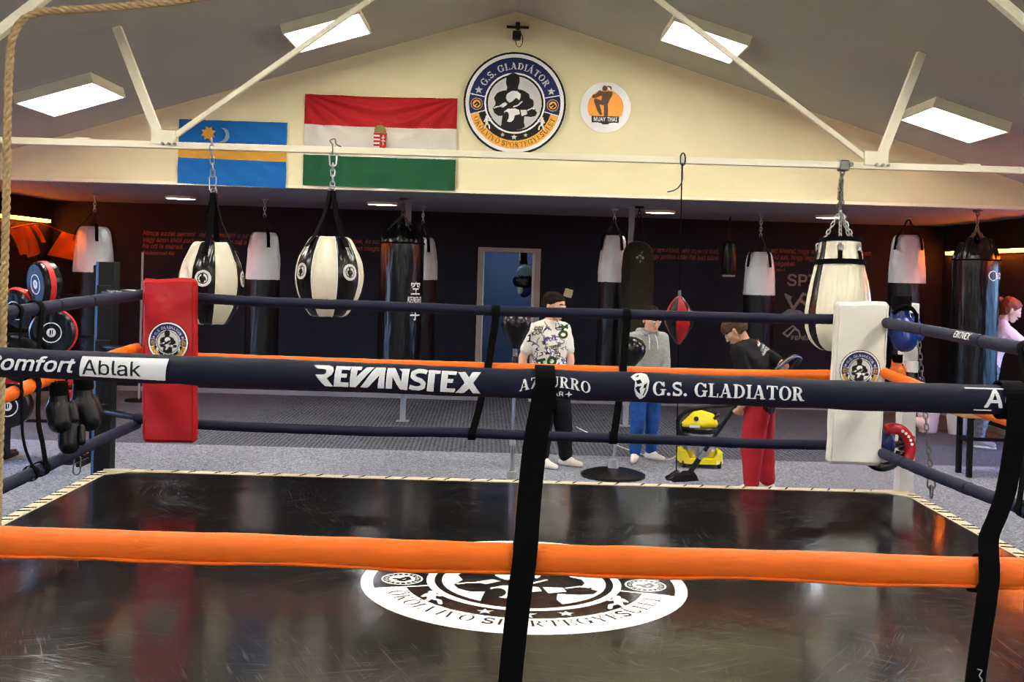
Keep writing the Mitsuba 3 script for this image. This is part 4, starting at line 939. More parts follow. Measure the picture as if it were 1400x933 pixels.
def stroke_char(strokes, w, s): return affinity.scale(unary_union([LineString(q).buffer(w, cap_style=2, join_style=2) for q in strokes]), s, s, origin=(0, 0))
sky_char = stroke_char([[(.5, 1.0), (.5, .9)], [(.08, .70), (.08, .86), (.92, .86), (.92, .70)], [(.36, .80), (.30, .66), (.10, .56)], [(.64, .80), (.66, .64), (.92, .60)], [(.18, .44), (.82, .44)], [(.5, .44), (.5, .06)], [(.04, .05), (.96, .05)]], .055, .135)
hand_char = stroke_char([[(.72, 1.0), (.2, .88)], [(.1, .66), (.9, .66)], [(.02, .40), (.98, .40)], [(.5, .92), (.5, .08), (.34, .04)]], .06, .135)
body = xf(trimesh.creation.cylinder(.2372, 1.7, sections=72), loc=(-1.118, 11.6, 1.2))
a_ = -PI / 2 + .82; rt_ = np.array([-math.sin(a_), math.cos(a_), 0]); o_ = np.array([-1.118 + .6 * math.cos(a_), 11.6 + .6 * math.sin(a_), 0])
for g, z in ((flat(sky_char, .001), 1.40), (text('KENSHO', .062, True, .2, width=.20, depth=.001), 1.315), (flat(hand_char, .001), 1.13)):
    g = g.copy(); g.apply_translation([-(g.vertices[:, 0].max() + g.vertices[:, 0].min()) / 2, 0, 0])
    part(k, 'lettering', drape(g, o_ + [0, 0, z], rt_, (0, 0, 1), body, .002, .02), 'print_white')
k = gathered_bag('glossy_black_bag', 'glossy black heavy bag with blue reflections at the right edge', 4.69, 10.85, 2.11, .48, .222, 8, ZS)
body = xf(trimesh.creation.cylinder(.224, 1.9, sections=72), loc=(4.69, 10.85, 1.2))
a_ = -PI / 2 + .62; rt_ = np.array([-math.sin(a_), math.cos(a_), 0]); o_ = np.array([4.69 + .6 * math.cos(a_), 10.85 + .6 * math.sin(a_), 0])
g = text('BOX', .062, True, 0, width=.15); g.apply_translation([-.03, 0, 0]); part(k, 'lettering', drape(g, o_ + [0, 0, 1.735], rt_, (0, 0, 1), body, .002, .02), 'print_white')
part(k, 'lettering', drape(flat(Point(-.055, 1.765).buffer(.05).difference(Point(-.055, 1.765).buffer(.042)), .001), o_, rt_, (0, 0, 1), body, .002, .02), 'print_white')
# olive canvas bag
x, y = 1.425, 11.8
k = tag('olive_bag', 'olive canvas heavy bag with grommets right of the grey pole', 'punch bag')
part(k, 'body', round_bag(k, '', x, y, [(.01, .55), (.16, .55), (.178, .60), (.176, 1.4), (.172, 1.75), (.16, 1.90), (.12, 2.0), (.06, 2.035), (.01, 2.04)], '', 7, .008), 'olive_canvas', True)
body = xf(lathe([(.02, .55), (.178, .6), (.176, 1.4), (.172, 1.75), (.16, 1.90), (.12, 2.0), (.02, 2.04)], 48), loc=(x, y, 0))
for dx, z in ((-.025, 1.92), (.02, 1.92), (-.03, 1.86), (.0, 1.88), (.03, 1.86), (0, 1.82)):
    part(k, 'grommet', drape(flat(Point(0, 0).buffer(.013).difference(Point(0, 0).buffer(.006)), .002), (x + dx, y - 1, z), (1, 0, 0), (0, 0, 1), body, .002, .02), 'old_steel')
for s in (-1, 1): part(k, 'cord', tube(spline([(x + s * .055, y - .03, 2.0), (x + s * .05, y - .01, 2.12), (x + s * .01, y, 2.34)], 14), .008, 8), 'olive_canvas', True)
part(k, 'hook', cat([chain((x, y, 2.33), (x, y, ZS - .02), .05, .028, .005), lathe([(0, ZS - .025), (.05, ZS - .02), (.05, ZS), (0, ZS)], 16, (x, y, 0))]), 'black_steel', True)
# narrow black bag in the shade
x, y = 2.68, 13.1
k = tag('narrow_black_bag', 'narrow black bag with a pale rim in the shade left of the white-topped bag', 'punch bag')
part(k, 'body', round_bag(k, '', x, y, [(.01, 1.70), (.075, 1.71), (.09, 1.9), (.06, 2.10), (.01, 2.12)], '', 2, .003), 'black_bag', True)
part(k, 'rim', lathe([(0, 1.685), (.078, 1.69), (.078, 1.712), (0, 1.712)], 24, (x, y, 0)), 'grey_paint', 30)
part(k, 'chain', chain((x, y, 2.11), (x, y, ZS), .05, .026, .004), 'black_steel')

# two ball bags and the teardrop bag on the truss
def ball_bag(label, x, zt, zb, r, first, strap_z, chain_z, seed):
    k = tag(num('ball_bag'), label, 'punch bag', 'eight-panel ball bags hanging from the truss'); h = zt - zb
    prof = [(.02, zb + .004), (r * .45, zb), (r * .70, zb + .11 * h), (r * .92, zb + .30 * h), (r, zb + .50 * h), (r * .95, zb + .67 * h), (r * .78, zb + .84 * h), (r * .50, zt), (.02, zt - .003)]
    c = (x, TY, 0); centre = -PI / 2
    full = xf(revolve_fn(prof, 0, 2 * PI, 96), loc=c)
    for i in range(8):
        a = centre + i * PI / 4; white = (i % 2 == 0) == (first == 'white')
        part(k, 'white_panel' if white else 'black_panel', xf(revolve_fn(prof, a - PI / 8, a + PI / 8, 18, .004 if white else .007, 16, seed + i, .025), loc=c), 'cream_vinyl' if white else 'black_vinyl', True)
    for i in range(8):
        a = centre + (i + .5) * PI / 4; pr = spline([(q, 0, z) for q, z in prof], 40)
        part(k, 'piping', tube(np.stack([x + (pr[:, 0] + .003) * math.cos(a), TY + (pr[:, 0] + .003) * math.sin(a), pr[:, 2]], 1)[2:-2], .0035, 6), 'sign_white' if first == 'white' else 'cream_vinyl', True)
    for i in range(8):
        a = centre + i * PI / 4
        if ((i % 2 == 0) == (first == 'white')): continue
        ca = np.array([math.cos(a), math.sin(a), 0]); top = np.array([x, TY, strap_z])
        pts = [np.array(c) + ca * r * .86 + [0, 0, zt - .13 * h], np.array(c) + ca * r * .56 + [0, 0, zt + .012], top + ca * .018]
        part(k, 'strap', ribbon(spline(pts, 16), .040, .004, (-ca[1], ca[0], 0)), 'black_web')
        if ca[1] < .3:
            rt = np.array([-math.sin(a), math.cos(a), 0]); o = np.array(c) + ca * .8 + [0, 0, zb + .56 * h]; R = .058
            sm = lambda g: affinity.scale(g, R, R, origin=(0, 0))
            part(k, 'emblem', drape(flat(sm(Point(0, 0).buffer(1, 32).difference(EMBLEM['boxer']).difference(ring_shape(.66, .60)).difference(EMBLEM['upper_text']).difference(ring_shape(.60, .56))), .0006), o, rt, (0, 0, 1), full, .009, .02), 'sign_silver')
    part(k, 'ring', cat([trimesh.creation.torus(.022, .005, 20, 8), ]).apply_transform(trimesh.transformations.rotation_matrix(PI / 2, (1, 0, 0))).apply_translation((x, TY, strap_z + .012)), 'chrome', True)
    return k
k = ball_bag('cream and black ball bag with a black middle panel, beside the red corner pad', -2.108, 1.812, 1.228, .220, 'black', 2.165, 0, 11)
part(k, 'carabiner', link(.12, .05, .005).apply_translation((-2.118, TY, 2.235)), 'chrome', True)
part(k, 'chain', chain((-2.118, TY, 2.285), (-2.125, TY - .035, 2.55), .055, .03, .0055), 'chrome', True)
k = ball_bag('cream and black ball bag with a cream middle panel, under the tricolour flag', -1.265, 1.875, 1.308, .238, 'white', 2.205, 0, 31)
part(k, 'chain', chain((-1.262, TY, 2.225), (-1.262, TY, 2.40), .055, .032, .0055), 'chrome', True)
part(k, 'shackle', link(.10, .055, .007).apply_translation((-1.262, TY, 2.43)), 'chrome', True)
part(k, 'top_hook', tube(spline([(-1.262, TY - .036, 2.46), (-1.262, TY - .04, 2.53), (-1.285, TY - .03, 2.56), (-1.25, TY - .03, 2.575), (-1.24, TY - .03, 2.54), (-1.20, TY - .03, 2.52)], 24), .005, 8), 'old_steel', True)
x = 2.392
k = tag('teardrop_bag', 'big cream teardrop bag with black trim hanging on chains above the white corner pad', 'punch bag')
prof = [(.02, 1.16), (.10, 1.165), (.185, 1.225), (.225, 1.33), (.232, 1.42), (.218, 1.55), (.185, 1.72), (.150, 1.88), (.132, 1.97), (.02, 1.972)]
fullb = xf(revolve_fn(prof, 0, 2 * PI, 96), loc=(x, TY, 0)); cen = -PI / 2
for a, b, m, nme in ((cen - 1.02, cen + 1.15, 'cream_vinyl', 'cream_panel'), (cen + 1.15, cen + 1.5, 'black_vinyl', 'black_panel'), (cen + 1.5, cen + 4.9, 'cream_vinyl', 'cream_panel'), (cen - 1.38, cen - 1.02, 'black_vinyl', 'black_panel')):
    part(k, nme, xf(revolve_fn(prof, a, b, max(8, int(24 * (b - a))), .007, 10, 3, .012), loc=(x, TY, 0)), m, True)
def girdle(z, w, dr_=.012):
    t = np.linspace(0, 2 * PI, 61); rr = np.interp(z, [q[1] for q in prof], [q[0] for q in prof]) + dr_
    return ribbon(np.stack([x + rr * np.cos(t), TY + rr * np.sin(t), 0 * t + z - .012 * np.sin(t)], 1), w, .004, (0, 0, 1))
part(k, 'webbing_band', girdle(1.795, .035), 'black_web'); part(k, 'top_band', girdle(1.955, .03), 'black_web')
for a in (cen - .30, cen + .62, cen - 1.6, cen + 2.2):
    ca = np.array([math.cos(a), math.sin(a), 0])
    part(k, 'tab', ribbon([np.array((x, TY, 1.79)) + ca * .185, np.array((x, TY, 1.88)) + ca * .165], .032, .005, (-ca[1], ca[0], 0)), 'black_web')
    part(k, 'chain', chain(np.array((x, TY, 1.89)) + ca * .155, (x - .008, TY, 2.17), .04, .022, .0042), 'chrome', True)
    part(k, 'snap', link(.06, .03, .006).apply_translation(np.array((x, TY, 1.90)) + ca * .158), 'chrome', True)
for i, (dx, dy, z) in enumerate(((0, 0, 2.20), (-.012, .01, 2.24), (.012, -.012, 2.27), (-.014, -.014, 2.30), (.010, .012, 2.33), (-.004, -.01, 2.36))):
    m = chain((x - .01 + dx, TY + dy, z - .05), (x - .01 - dx, TY - dy, z + .06), .04, .024, .0048); part(k, 'chain_bunch', m, 'old_steel', True)
part(k, 'chain_link', chain((x - .01, TY, 2.36), (x, TY, 2.46), .05, .028, .005), 'old_steel', True)
part(k, 'clamp', cat([box(x - .03, x + .035, TY - .05, TY + .05, 2.455, 2.53, .008), xf(trimesh.creation.cylinder(.016, .11, sections=10), PI / 2, (1, 0, 0), (x + .045, TY, 2.50))]), 'old_steel')

# double-end bag on its cords
def vec(*a): return np.array(a, float)
A0, A1 = vec(1.235, TY - .01, 2.474), vec(1.445, 8.93, .055); c = A0 + (A1 - A0) * .47; d = (A1 - A0) / np.linalg.norm(A1 - A0)
R_ = trimesh.geometry.align_vectors([0, 0, 1], -d)
k = tag('double_end_bag', 'red and black double end bag strung on cords beside the boy in the grey hoodie', 'punch bag')
prof = [(.012, -.215), (.03, -.19), (.085, -.08), (.108, .0), (.085, .085), (.035, .175), (.012, .20)]
for i in range(6):
    a = -PI / 2 - .25 + i * PI / 3; red = i % 2 == 0
    m = revolve_fn(prof, a - PI / 6, a + PI / 6, 10, 0, bulge=.05); m.apply_transform(R_); m.apply_translation(c); part(k, 'red_panel' if red else 'black_panel', m, 'red_vinyl' if red else 'black_vinyl', True)
part(k, 'swivel', rod(c - d * .20, c - d * .245, .012), 'chrome', True)
part(k, 'upper_cord', rod(c - d * .24, A0, .0045, 6), 'black_web', True); part(k, 'lower_cord', rod(c + d * .20, A1, .0045, 6), 'black_web', True)
part(k, 'clip_cord', tube(spline([vec(1.235, TY - .045, 2.475), vec(1.235, TY - .05, 2.36), vec(1.20, TY - .05, 2.29), vec(1.13, TY - .05, 2.265)], 16), .004, 6), 'black_plastic', True)
part(k, 'top_loop', tube(np.array([(1.235 + .018 * math.cos(t), TY - .045, 2.50 + .045 * math.sin(t)) for t in np.linspace(0, 2 * PI, 20)]), .005, 6), 'black_plastic', True)
part(k, 'floor_weight', displace(refine(trimesh.convex.convex_hull(np.array([(1.36, 8.86, 0), (1.52, 8.86, 0), (1.36, 9.0, 0), (1.52, 9.0, 0), (1.43, 8.91, .075), (1.46, 8.95, .075)])), .03), .006, 20), 'black_bag', True)

# standing reflex balls
def reflex(label, base, top, ball, seed):
    k = tag(num('reflex_ball_stand'), label, 'reflex ball', 'standing reflex balls')
    b, t, ball = vec(*base), vec(*top), vec(*ball); u = (ball - t) / np.linalg.norm(ball - t)
    part(k, 'base', lathe([(0, 0), (.265, 0), (.268, .02), (.20, .045), (.06, .07), (0, .07)], 40, tuple(b)), 'black_plastic', 30)
    part(k, 'socket', lathe([(0, .06), (.045, .06), (.035, .14), (0, .14)], 20, tuple(b)), 'grey_paint', 30)
    part(k, 'pole', rod(b + [0, 0, .1], t, .0135), 'chrome', True)
    m_ = b + (t - b) * .36; part(k, 'collar', rod(m_ - (t - b) * .03, m_ + (t - b) * .03, .024), 'grey_paint', True)
    part(k, 'neck_block', rod(t - u * .15, t, .028, 16), 'black_plastic', True)
    th = np.linspace(0, 9 * 2 * PI, 140); sp_ = np.stack([.017 * np.cos(th), .017 * np.sin(th), np.linspace(0, .075, 140)], 1); sm = tube(sp_, .003, 6); sm.apply_transform(trimesh.geometry.align_vectors([0, 0, 1], u)); sm.apply_translation(t); part(k, 'spring', sm, 'chrome', True)
    bm = lathe([(0, -.17), (.035, -.165), (.05, -.13), (.105, -.02), (.115, .03), (.10, .085), (.06, .12), (0, .128)], 32); bm.apply_transform(trimesh.geometry.align_vectors([0, 0, 1], u)); bm.apply_translation(ball); part(k, 'ball', bm, 'black_vinyl', 40)
reflex('black reflex ball on a chrome stand in front of the doorway', (.086, 8.30, 0), (.086, 8.30, 1.02), (.086, 8.30, 1.245), 1)
reflex('tilted black reflex ball on a round base in front of the hoodie boy', (.93, 8.98, 0), (.985, 8.98, .80), (1.05, 8.98, 1.03), 2)

# poles under the soffit
for x, y, lab in ((-1.088, 11.92, 'slim pale steel pole behind the large black bag'), (1.368, 12.03, 'slim pale steel pole beside the olive bag')):
    k = tag(num('steel_pole'), lab, 'pole', 'slim poles under the soffit')
    part(k, 'shaft', box(x - .03, x + .03, y - .03, y + .03, .006, ZS - .006), 'grey_paint'); part(k, 'plate', box(x - .07, x + .07, y - .07, y + .07, 0, .006), 'grey_paint'); part(k, 'plate', box(x - .07, x + .07, y - .07, y + .07, ZS - .006, ZS), 'grey_paint')
x, y = -4.70, 13.6
k = tag('steel_pole_002', 'thin pinkish pole standing behind the red corner pad', 'pole'); add(k + '__shaft', rod((-4.34, 13.0, 0), (-4.34, 13.0, 1.78), .014), 'door_frame', True)
add(k + '__foot', lathe([(0, 0), (.16, 0), (.16, .02), (.03, .03), (0, .03)], 20, (-4.34, 13.0, 0)), 'black_steel')

# ------------------------------------------------------------------ gear on the left: rack of pads, bench, mitts, cloths
def shield(label, c, yaw, pitch, r=.17, th=.11, red=True):
    """a round strike shield with printed rings; faces -y before turning"""
    k = tag(num('strike_shield'), label, 'strike shield', 'round strike shields on the rack')
    Rm = trimesh.transformations.rotation_matrix(yaw, (0, 0, 1)) @ trimesh.transformations.rotation_matrix(pitch, (1, 0, 0))
    def put(m): m = m.copy(); m.apply_transform(Rm); m.apply_translation(c); return m
    face = lambda m: put(frame_xf(m, (0, 0, 0), (1, 0, 0), (0, 0, 1)))
    up = trimesh.transformations.rotation_matrix(PI / 2, (1, 0, 0))
    def lay(p): m = lathe(p, 40); m.apply_transform(up); return put(m)
    part(k, 'body', lay([(0, -th), (r * .9, -th), (r, -th + .02), (r, -.02), (r * .9, 0), (0, 0)]), 'black_vinyl', 30)
    ring = flat(Point(0, 0).buffer(.082, 32).difference(Point(0, 0).buffer(.073, 32)), .0015); part(k, 'target_ring', face(ring), 'print_white')
    part(k, 'target_ring', face(flat(Point(0, 0).buffer(.036, 24).difference(unary_union([sbox(-.012, -.02, .0, .02), sbox(.006, -.012, .014, .02)])), .0015)), 'print_white')
    if red:
        t = np.linspace(-1.2, 1.9, 26); pts = np.stack([(r + .004) * np.cos(t), 0 * t + th * .45, (r + .004) * np.sin(t)], 1)
        b = ribbon(pts, .045, .006, (0, 1, 0)); part(k, 'edge_strap', put(b), 'red_strap')
    part(k, 'handle', put(tube(spline([(-.07, th, .05), (-.05, th + .04, .03), (.05, th + .04, -.03), (.07, th, -.05)], 14), .012, 8)), 'black_web', True)
    return k
shield('round black strike shield with a red edge, topmost on the rack', (-3.735, 8.66, 1.455), -.75, .1, .175, .15)
shield('round black strike shield leaning left at the edge of the rack', (-3.95, 8.80, 1.235), -.35, .35)
shield('round black strike shield with a red edge, lower right of the rack', (-3.60, 8.66, 1.075), .1, .0, .18)
shield('round black strike shield lowest on the rack behind the printed rope', (-3.76, 8.46, .86), .1, .1, .17, red=False)
shield('round black strike shield under the orange side rope beside the mitts', (-3.86, 8.50, .50), .1, .0, .17, red=False)
k = tag('pad_rack', 'black steel rack holding the round strike shields', 'rack')
for x in (-4.15, -3.38): part(k, 'upright', box(x - .02, x + .02, 8.98, 9.02, 0, 1.62), 'black_steel'); part(k, 'foot', box(x - .02, x + .02, 8.72, 9.3, 0, .03), 'black_steel')
for z in (.32, .66, 1.03, 1.36): part(k, 'shelf_bar', box(-4.17, -3.36, 8.985, 9.015, z - .012, z + .012), 'black_steel')
for z in (.28, .62, 1.00, 1.26):
    for x in (-3.95, -3.55): part(k, 'peg', rod((x, 9.0, z), (x, 8.74, z + .03), .009), 'chrome', True)
def mitt(name, label, c, m, m2, s=1.0, yaw=0.0, group=None):
    """a curved focus mitt or glove hanging by its cuff"""
    k = tag(num(name), label, 'boxing glove' if 'glove' in name else 'focus mitt', group)
    sp = lambda p, r: m3.Manifold.sphere(r * s, 20).translate([p[0] * s, p[1] * s, p[2] * s])
    H_ = m3.Manifold.batch_hull
    body = m3.Manifold.batch_boolean([H_([sp((0, 0, 0), .075), sp((0, -.03, -.07), .07)]), H_([sp((0, 0, .02), .06), sp((0, .01, .12), .045)]), H_([sp((.07, -.03, .03), .028), sp((.075, -.06, -.05), .03)])], m3.OpType.Add)
    b = tri(body.refine_to_length(.02 * s)); trimesh.smoothing.filter_taubin(b, iterations=8)
    tr = lambda q: xf(q, yaw, (0, 0, 1), c)
    part(k, 'body', tr(b), m, True)
    part(k, 'cuff', tr(lathe([(.03 * s, .09 * s), (.052 * s, .09 * s), (.055 * s, .17 * s), (.045 * s, .17 * s), (.045 * s, .11 * s), (.03 * s, .11 * s)], 20)), m2, 30)
    return k
def hang_cord(k, a, b): part(k, 'cord', tube(spline([a, ((a[0] + b[0]) / 2, (a[1] + b[1]) / 2, (a[2] + b[2]) / 2 - .01), b], 10), .006, 6), 'black_web', True)
k = mitt('focus_mitt', 'black focus mitt hanging on the left orange rope nearest the edge', (-2.29, 5.62, .88), 'black_bag', 'black_web', .85, .8, 'black mitts hung on the left ropes'); hang_cord(k, (-2.29, 5.62, .99), (-2.32, 5.62, 1.055))
k = mitt('focus_mitt', 'black focus mitt hanging by the black strap on the left ropes', (-2.29, 5.95, .86), 'black_bag', 'black_web', 1.0, 1.6, 'black mitts hung on the left ropes'); hang_cord(k, (-2.29, 5.95, 1.0), (-2.32, 5.95, 1.07))
k = mitt('boxing_glove', 'black boxing glove hanging low from the left orange rope', (-2.29, 5.78, .74), 'black_bag', 'black_web', .8, .3); hang_cord(k, (-2.29, 5.78, .84), (-2.32, 5.78, 1.06))
k = mitt('boxing_glove', 'blue boxing glove behind the top of the white corner pad', (2.515, 6.90, 1.385), 'glove_blue', 'black_web', 1.15, .5); hang_cord(k, (2.515, 6.90, 1.52), (2.45, 6.93, 1.45)); part(k, 'strap', tube(spline([(2.45, 6.86, 1.47), (2.52, 6.82, 1.52), (2.60, 6.86, 1.44), (2.60, 6.88, 1.36)], 18), .012, 8), 'black_web', True)
k = mitt('boxing_glove', 'black and white boxing glove on the middle turnbuckle by the white post', (2.60, 6.93, 1.02), 'black_vinyl', 'sign_white', .85, -.6)
k = mitt('boxing_glove', 'orange and black boxing glove behind the middle of the white pad', (2.50, 6.90, 1.10), 'glove_orange', 'black_web', .62, 1.0)
k = tag('punch_shield', 'curved red and navy punch shield hung on the bottom turnbuckle by the white post', 'punch shield')
t = np.linspace(-.9, 3.6, 34); pts = np.stack([2.52 + .115 * np.cos(t), 6.99 + 0 * t, .60 + .125 * np.sin(t)], 1)
part(k, 'outer_pad', tube(pts[:22], .036, 12), 'glove_red', True); part(k, 'lower_pad', tube(np.stack([2.46 + .12 * np.cos(q := np.linspace(-2.6, -.2, 20)), 7.00 + 0 * q, .60 + .13 * np.sin(q)], 1), .03, 12), 'black_vinyl', True)
part(k, 'inner_pad', displace(trimesh.creation.icosphere(3, .075), .008, 14).apply_translation((2.475, 7.02, .62)), 'sign_navy', True)
for i in range(5):
    a = .25 + i * .22; part(k, 'print_mark', frame_xf(flat(Point(0, 0).buffer(.010), .001), (2.52 + .115 * math.cos(a), 6.952, .60 + .125 * math.sin(a)), (1, 0, 0), (0, 0, 1)), 'sign_white')
k = tag('weight_bench', 'red padded bench with a black frame behind the black corner post', 'bench')
part(k, 'seat', refine(box(-4.25, -3.345, 8.86, 9.16, .62, .70, .02), .08), 'red_vinyl', 30); part(k, 'side_pad', box(-3.60, -3.34, 8.84, 8.90, .42, .60, .015), 'red_vinyl', 30)
part(k, 'frame', cat([box(-4.2, -3.4, 8.98, 9.03, .57, .62), box(-3.62, -3.34, 8.90, 8.95, .40, .62)]), 'black_steel')
for x in (-4.1, -3.5): part(k, 'leg', box(x - .025, x + .025, 8.95, 9.05, 0, .58), 'black_steel'); part(k, 'foot', box(x - .03, x + .03, 8.8, 9.2, 0, .03), 'black_steel')
k = tag('side_table', 'low pale table at the left edge behind the orange rope', 'table')
part(k, 'top', box(-5.0, -4.32, 8.9, 9.6, .60, .63, .005), 'pink_plastic')
for x in (-4.95, -4.37):
    for y in (8.95, 9.55): part(k, 'leg', box(x - .02, x + .02, y - .02, y + .02, 0, .60), 'black_steel')
k = tag('black_weight', 'small black weight standing on the low pale table', 'weight'); add(k + '__body', trimesh.convex.convex_hull(np.array([(-4.46, 9.05, .63), (-4.36, 9.05, .63), (-4.46, 9.13, .63), (-4.36, 9.13, .63), (-4.425, 9.08, .68), (-4.395, 9.10, .68)])), 'black_plastic'); add(k + '__knob', lathe([(0, .675), (.016, .68), (.018, .70), (0, .715)], 14, (-4.41, 9.09, 0)), 'black_plastic', True)
# orange cloths hung on a cord under the left light strip
k = tag('cloth_line', 'thin orange cord with a drop line holding the orange cloths on the left wall', 'cord')
part(k, 'cord', tube(spline([(-5.80, 12.62, 1.99), (-5.80, 13.1, 2.06), (-5.80, 13.52, 2.10), (-5.75, 13.9, 2.05), (-5.62, 14.03, 1.99), (-5.2, 14.03, 1.96)], 30), .008, 6), 'orange_cloth', True); part(k, 'drop_line', rod((-5.80, 13.52, 2.10), (-5.80, 13.52, 1.1), .004, 6), 'black_web')
def cloth(label, p0, p1, w, h, lean, seed):
    k = tag(num('hung_cloth'), label, 'cloth', 'orange cloths on the left wall')
    p0, p1 = vec(*p0), vec(*p1); nx, ny = 12, 12; P = []
    for j in range(ny):
        for i in range(nx):
            u, v = i / (nx - 1), j / (ny - 1); q = p0 + (p1 - p0) * u; d_ = (p1 - p0) / np.linalg.norm(p1 - p0); n_ = np.cross(d_, [0, 0, 1])
            P.append(q + vec(0, 0, -h * v * (1 - .25 * u * seed)) + d_ * lean * v * (1 - .6 * u) + n_ * (.02 + .12 * v + .015 * math.sin(6 * u + 4 * v + seed)) * (1 if n_[0] >= 0 else -1))
    i, j = np.meshgrid(np.arange(ny - 1), np.arange(nx - 1), indexing='ij'); q = np.stack([i * nx + j, (i + 1) * nx + j, (i + 1) * nx + j + 1, i * nx + j + 1], -1).reshape(-1, 4)
    add(k + '__fabric', trimesh.Trimesh(np.array(P), np.vstack([q[:, [0, 1, 2]], q[:, [0, 2, 3]]]), process=False), 'orange_cloth', True)
cloth('orange cloth hanging left of the drop line, in front', (-5.80, 12.70, 2.0), (-5.80, 13.18, 2.06), .3, .36, .24, .3)
cloth('orange cloth hanging furthest left, behind the first', (-5.80, 12.62, 1.99), (-5.80, 12.95, 2.02), .3, .30, .10, .1)
cloth('orange cloth hanging right of the drop line', (-5.68, 13.93, 2.02), (-5.40, 14.0, 1.95), .3, .34, -.16, .2)
cloth('orange cloth furthest right on the cord beside the white-topped bag', (-5.40, 14.0, 1.96), (-5.10, 14.0, 1.95), .3, .30, -.10, .1)
cloth('small orange cloth between the others at the drop line', (-5.80, 13.22, 2.06), (-5.80, 13.36, 2.08), .3, .22, .10, .4)
# gear hung inside the doorway
k = tag('hung_gear', 'blue and black sports bag with gloves hanging inside the doorway', 'bag')
part(k, 'strap', ribbon(spline([(.24, YB + .5, 2.3), (.22, YB + .48, 2.05), (.23, YB + .48, 1.78)], 12), .10, .02, (1, 0, 0)), 'black_web'); part(k, 'pale_strap', ribbon(spline([(.175, YB + .45, 1.95), (.172, YB + .44, 1.90), (.180, YB + .44, 1.83)], 8), .022, .008, (1, 0, 0)), 'sign_white')
part(k, 'bag', displace(trimesh.creation.icosphere(3, .125).apply_scale((1, .7, .85)), .02, 9, 4).apply_translation((.26, YB + .48, 1.67)), 'flag_grey', True)
part(k, 'glove', displace(trimesh.creation.icosphere(3, .13).apply_scale((1.1, .7, .7)), .03, 9, 6).apply_translation((.24, YB + .46, 1.55)), 'black_vinyl', True)
part(k, 'shoe_bag', displace(trimesh.creation.icosphere(3, .10).apply_scale((1, .6, 1)), .02, 9, 8).apply_translation((.25, YB + .48, 1.44)), 'sign_navy', True); part(k, 'pale_glove', displace(trimesh.creation.icosphere(3, .055).apply_scale((.8, .6, 1.3)), .008, 14, 8).apply_translation((.19, YB + .44, 1.45)), 'sign_silver', True)
k2 = tag('gear_rail', 'rail on the blue wall inside the doorway carrying the hung gear', 'rail'); add(k2 + '__bar', cat([rod((.05, YB + .5, 2.30), (DX1 + .9, YB + .5, 2.30), .012), box(DX1 + .86, DX1 + .9, YB + .46, YB + .54, 2.26, 2.34)]), 'old_steel')

# ------------------------------------------------------------------ right rear: buckets, bench
def bucket(label, x, y, m, tilt=0):
    k = tag(num('bucket'), label, 'bucket', 'pale buckets by the right wall')
    part(k, 'pail', lathe([(0, 0), (.095, 0), (.125, .25), (.132, .25), (.132, .262), (.119, .262), (.09, .012), (0, .012)], 32, (x, y, 0)), m, 30)
    part(k, 'handle', tube(np.array([(x + .128 * math.cos(t), y - .10 * math.sin(t), .245 - .07 * math.sin(t)) for t in np.linspace(0, PI, 20)]), .004, 6), 'sign_white', True)
bucket('pinkish white bucket left of the other one by the right wall', 4.81, 12.25, 'pink_plastic'); bucket('white bucket beside the bench legs by the right wall', 5.10, 12.15, 'post_white')
k = tag('traffic_cone', 'pink and white cone lying on its side against the left bucket', 'cone')
m = lathe([(0, 0), (.10, 0), (.10, .015), (.075, .02), (.012, .25), (0, .25)], 24); m.apply_transform(trimesh.transformations.rotation_matrix(-PI / 2 + .32, (0, 1, 0))); m.apply_translation((4.67, 11.95, .12)); part(k, 'body', m, 'pink_plastic', 30)
m = lathe([(.0345, .171), (.0155, .241), (.0135, .253), (0, .253), (0, .171)], 24); m.apply_transform(trimesh.transformations.rotation_matrix(-PI / 2 + .32, (0, 1, 0))); m.apply_translation((4.67, 11.95, .12)); part(k, 'tip', m, 'pink_red', 30)
k = tag('wooden_bench', 'wooden bench with black legs at the right behind the ring', 'bench')
part(k, 'seat', box(3.98, 5.3, 9.35, 9.68, .515, .56, .008), 'wood_bench')
for x in (4.06, 5.2): part(k, 'leg', cat([box(x - .02, x + .02, 9.38, 9.42, 0, .515), box(x - .02, x + .02, 9.6, 9.64, 0, .515), box(x - .02, x + .02, 9.42, 9.6, .3, .34)]), 'black_steel')
part(k, 'stretcher', box(4.06, 5.2, 9.50, 9.53, .30, .33), 'black_steel')

# ------------------------------------------------------------------ people
def SP(p, r, n=20): return m3.Manifold.sphere(float(r), n).translate([float(v) for v in p])
HULL = m3.Manifold.batch_hull
def solid(groups): return m3.Manifold.batch_boolean([HULL([SP(p, r) for p, r in g]) for g in groups], m3.OpType.Add)
def smooth_tri(man, size, it=10, amp=0.0, freq=9, seed=0):
    t_ = tri(man.refine_to_length(float(size))); t_.merge_vertices(); trimesh.smoothing.filter_taubin(t_, iterations=it)
    return displace(t_, amp, freq, seed) if amp else t_

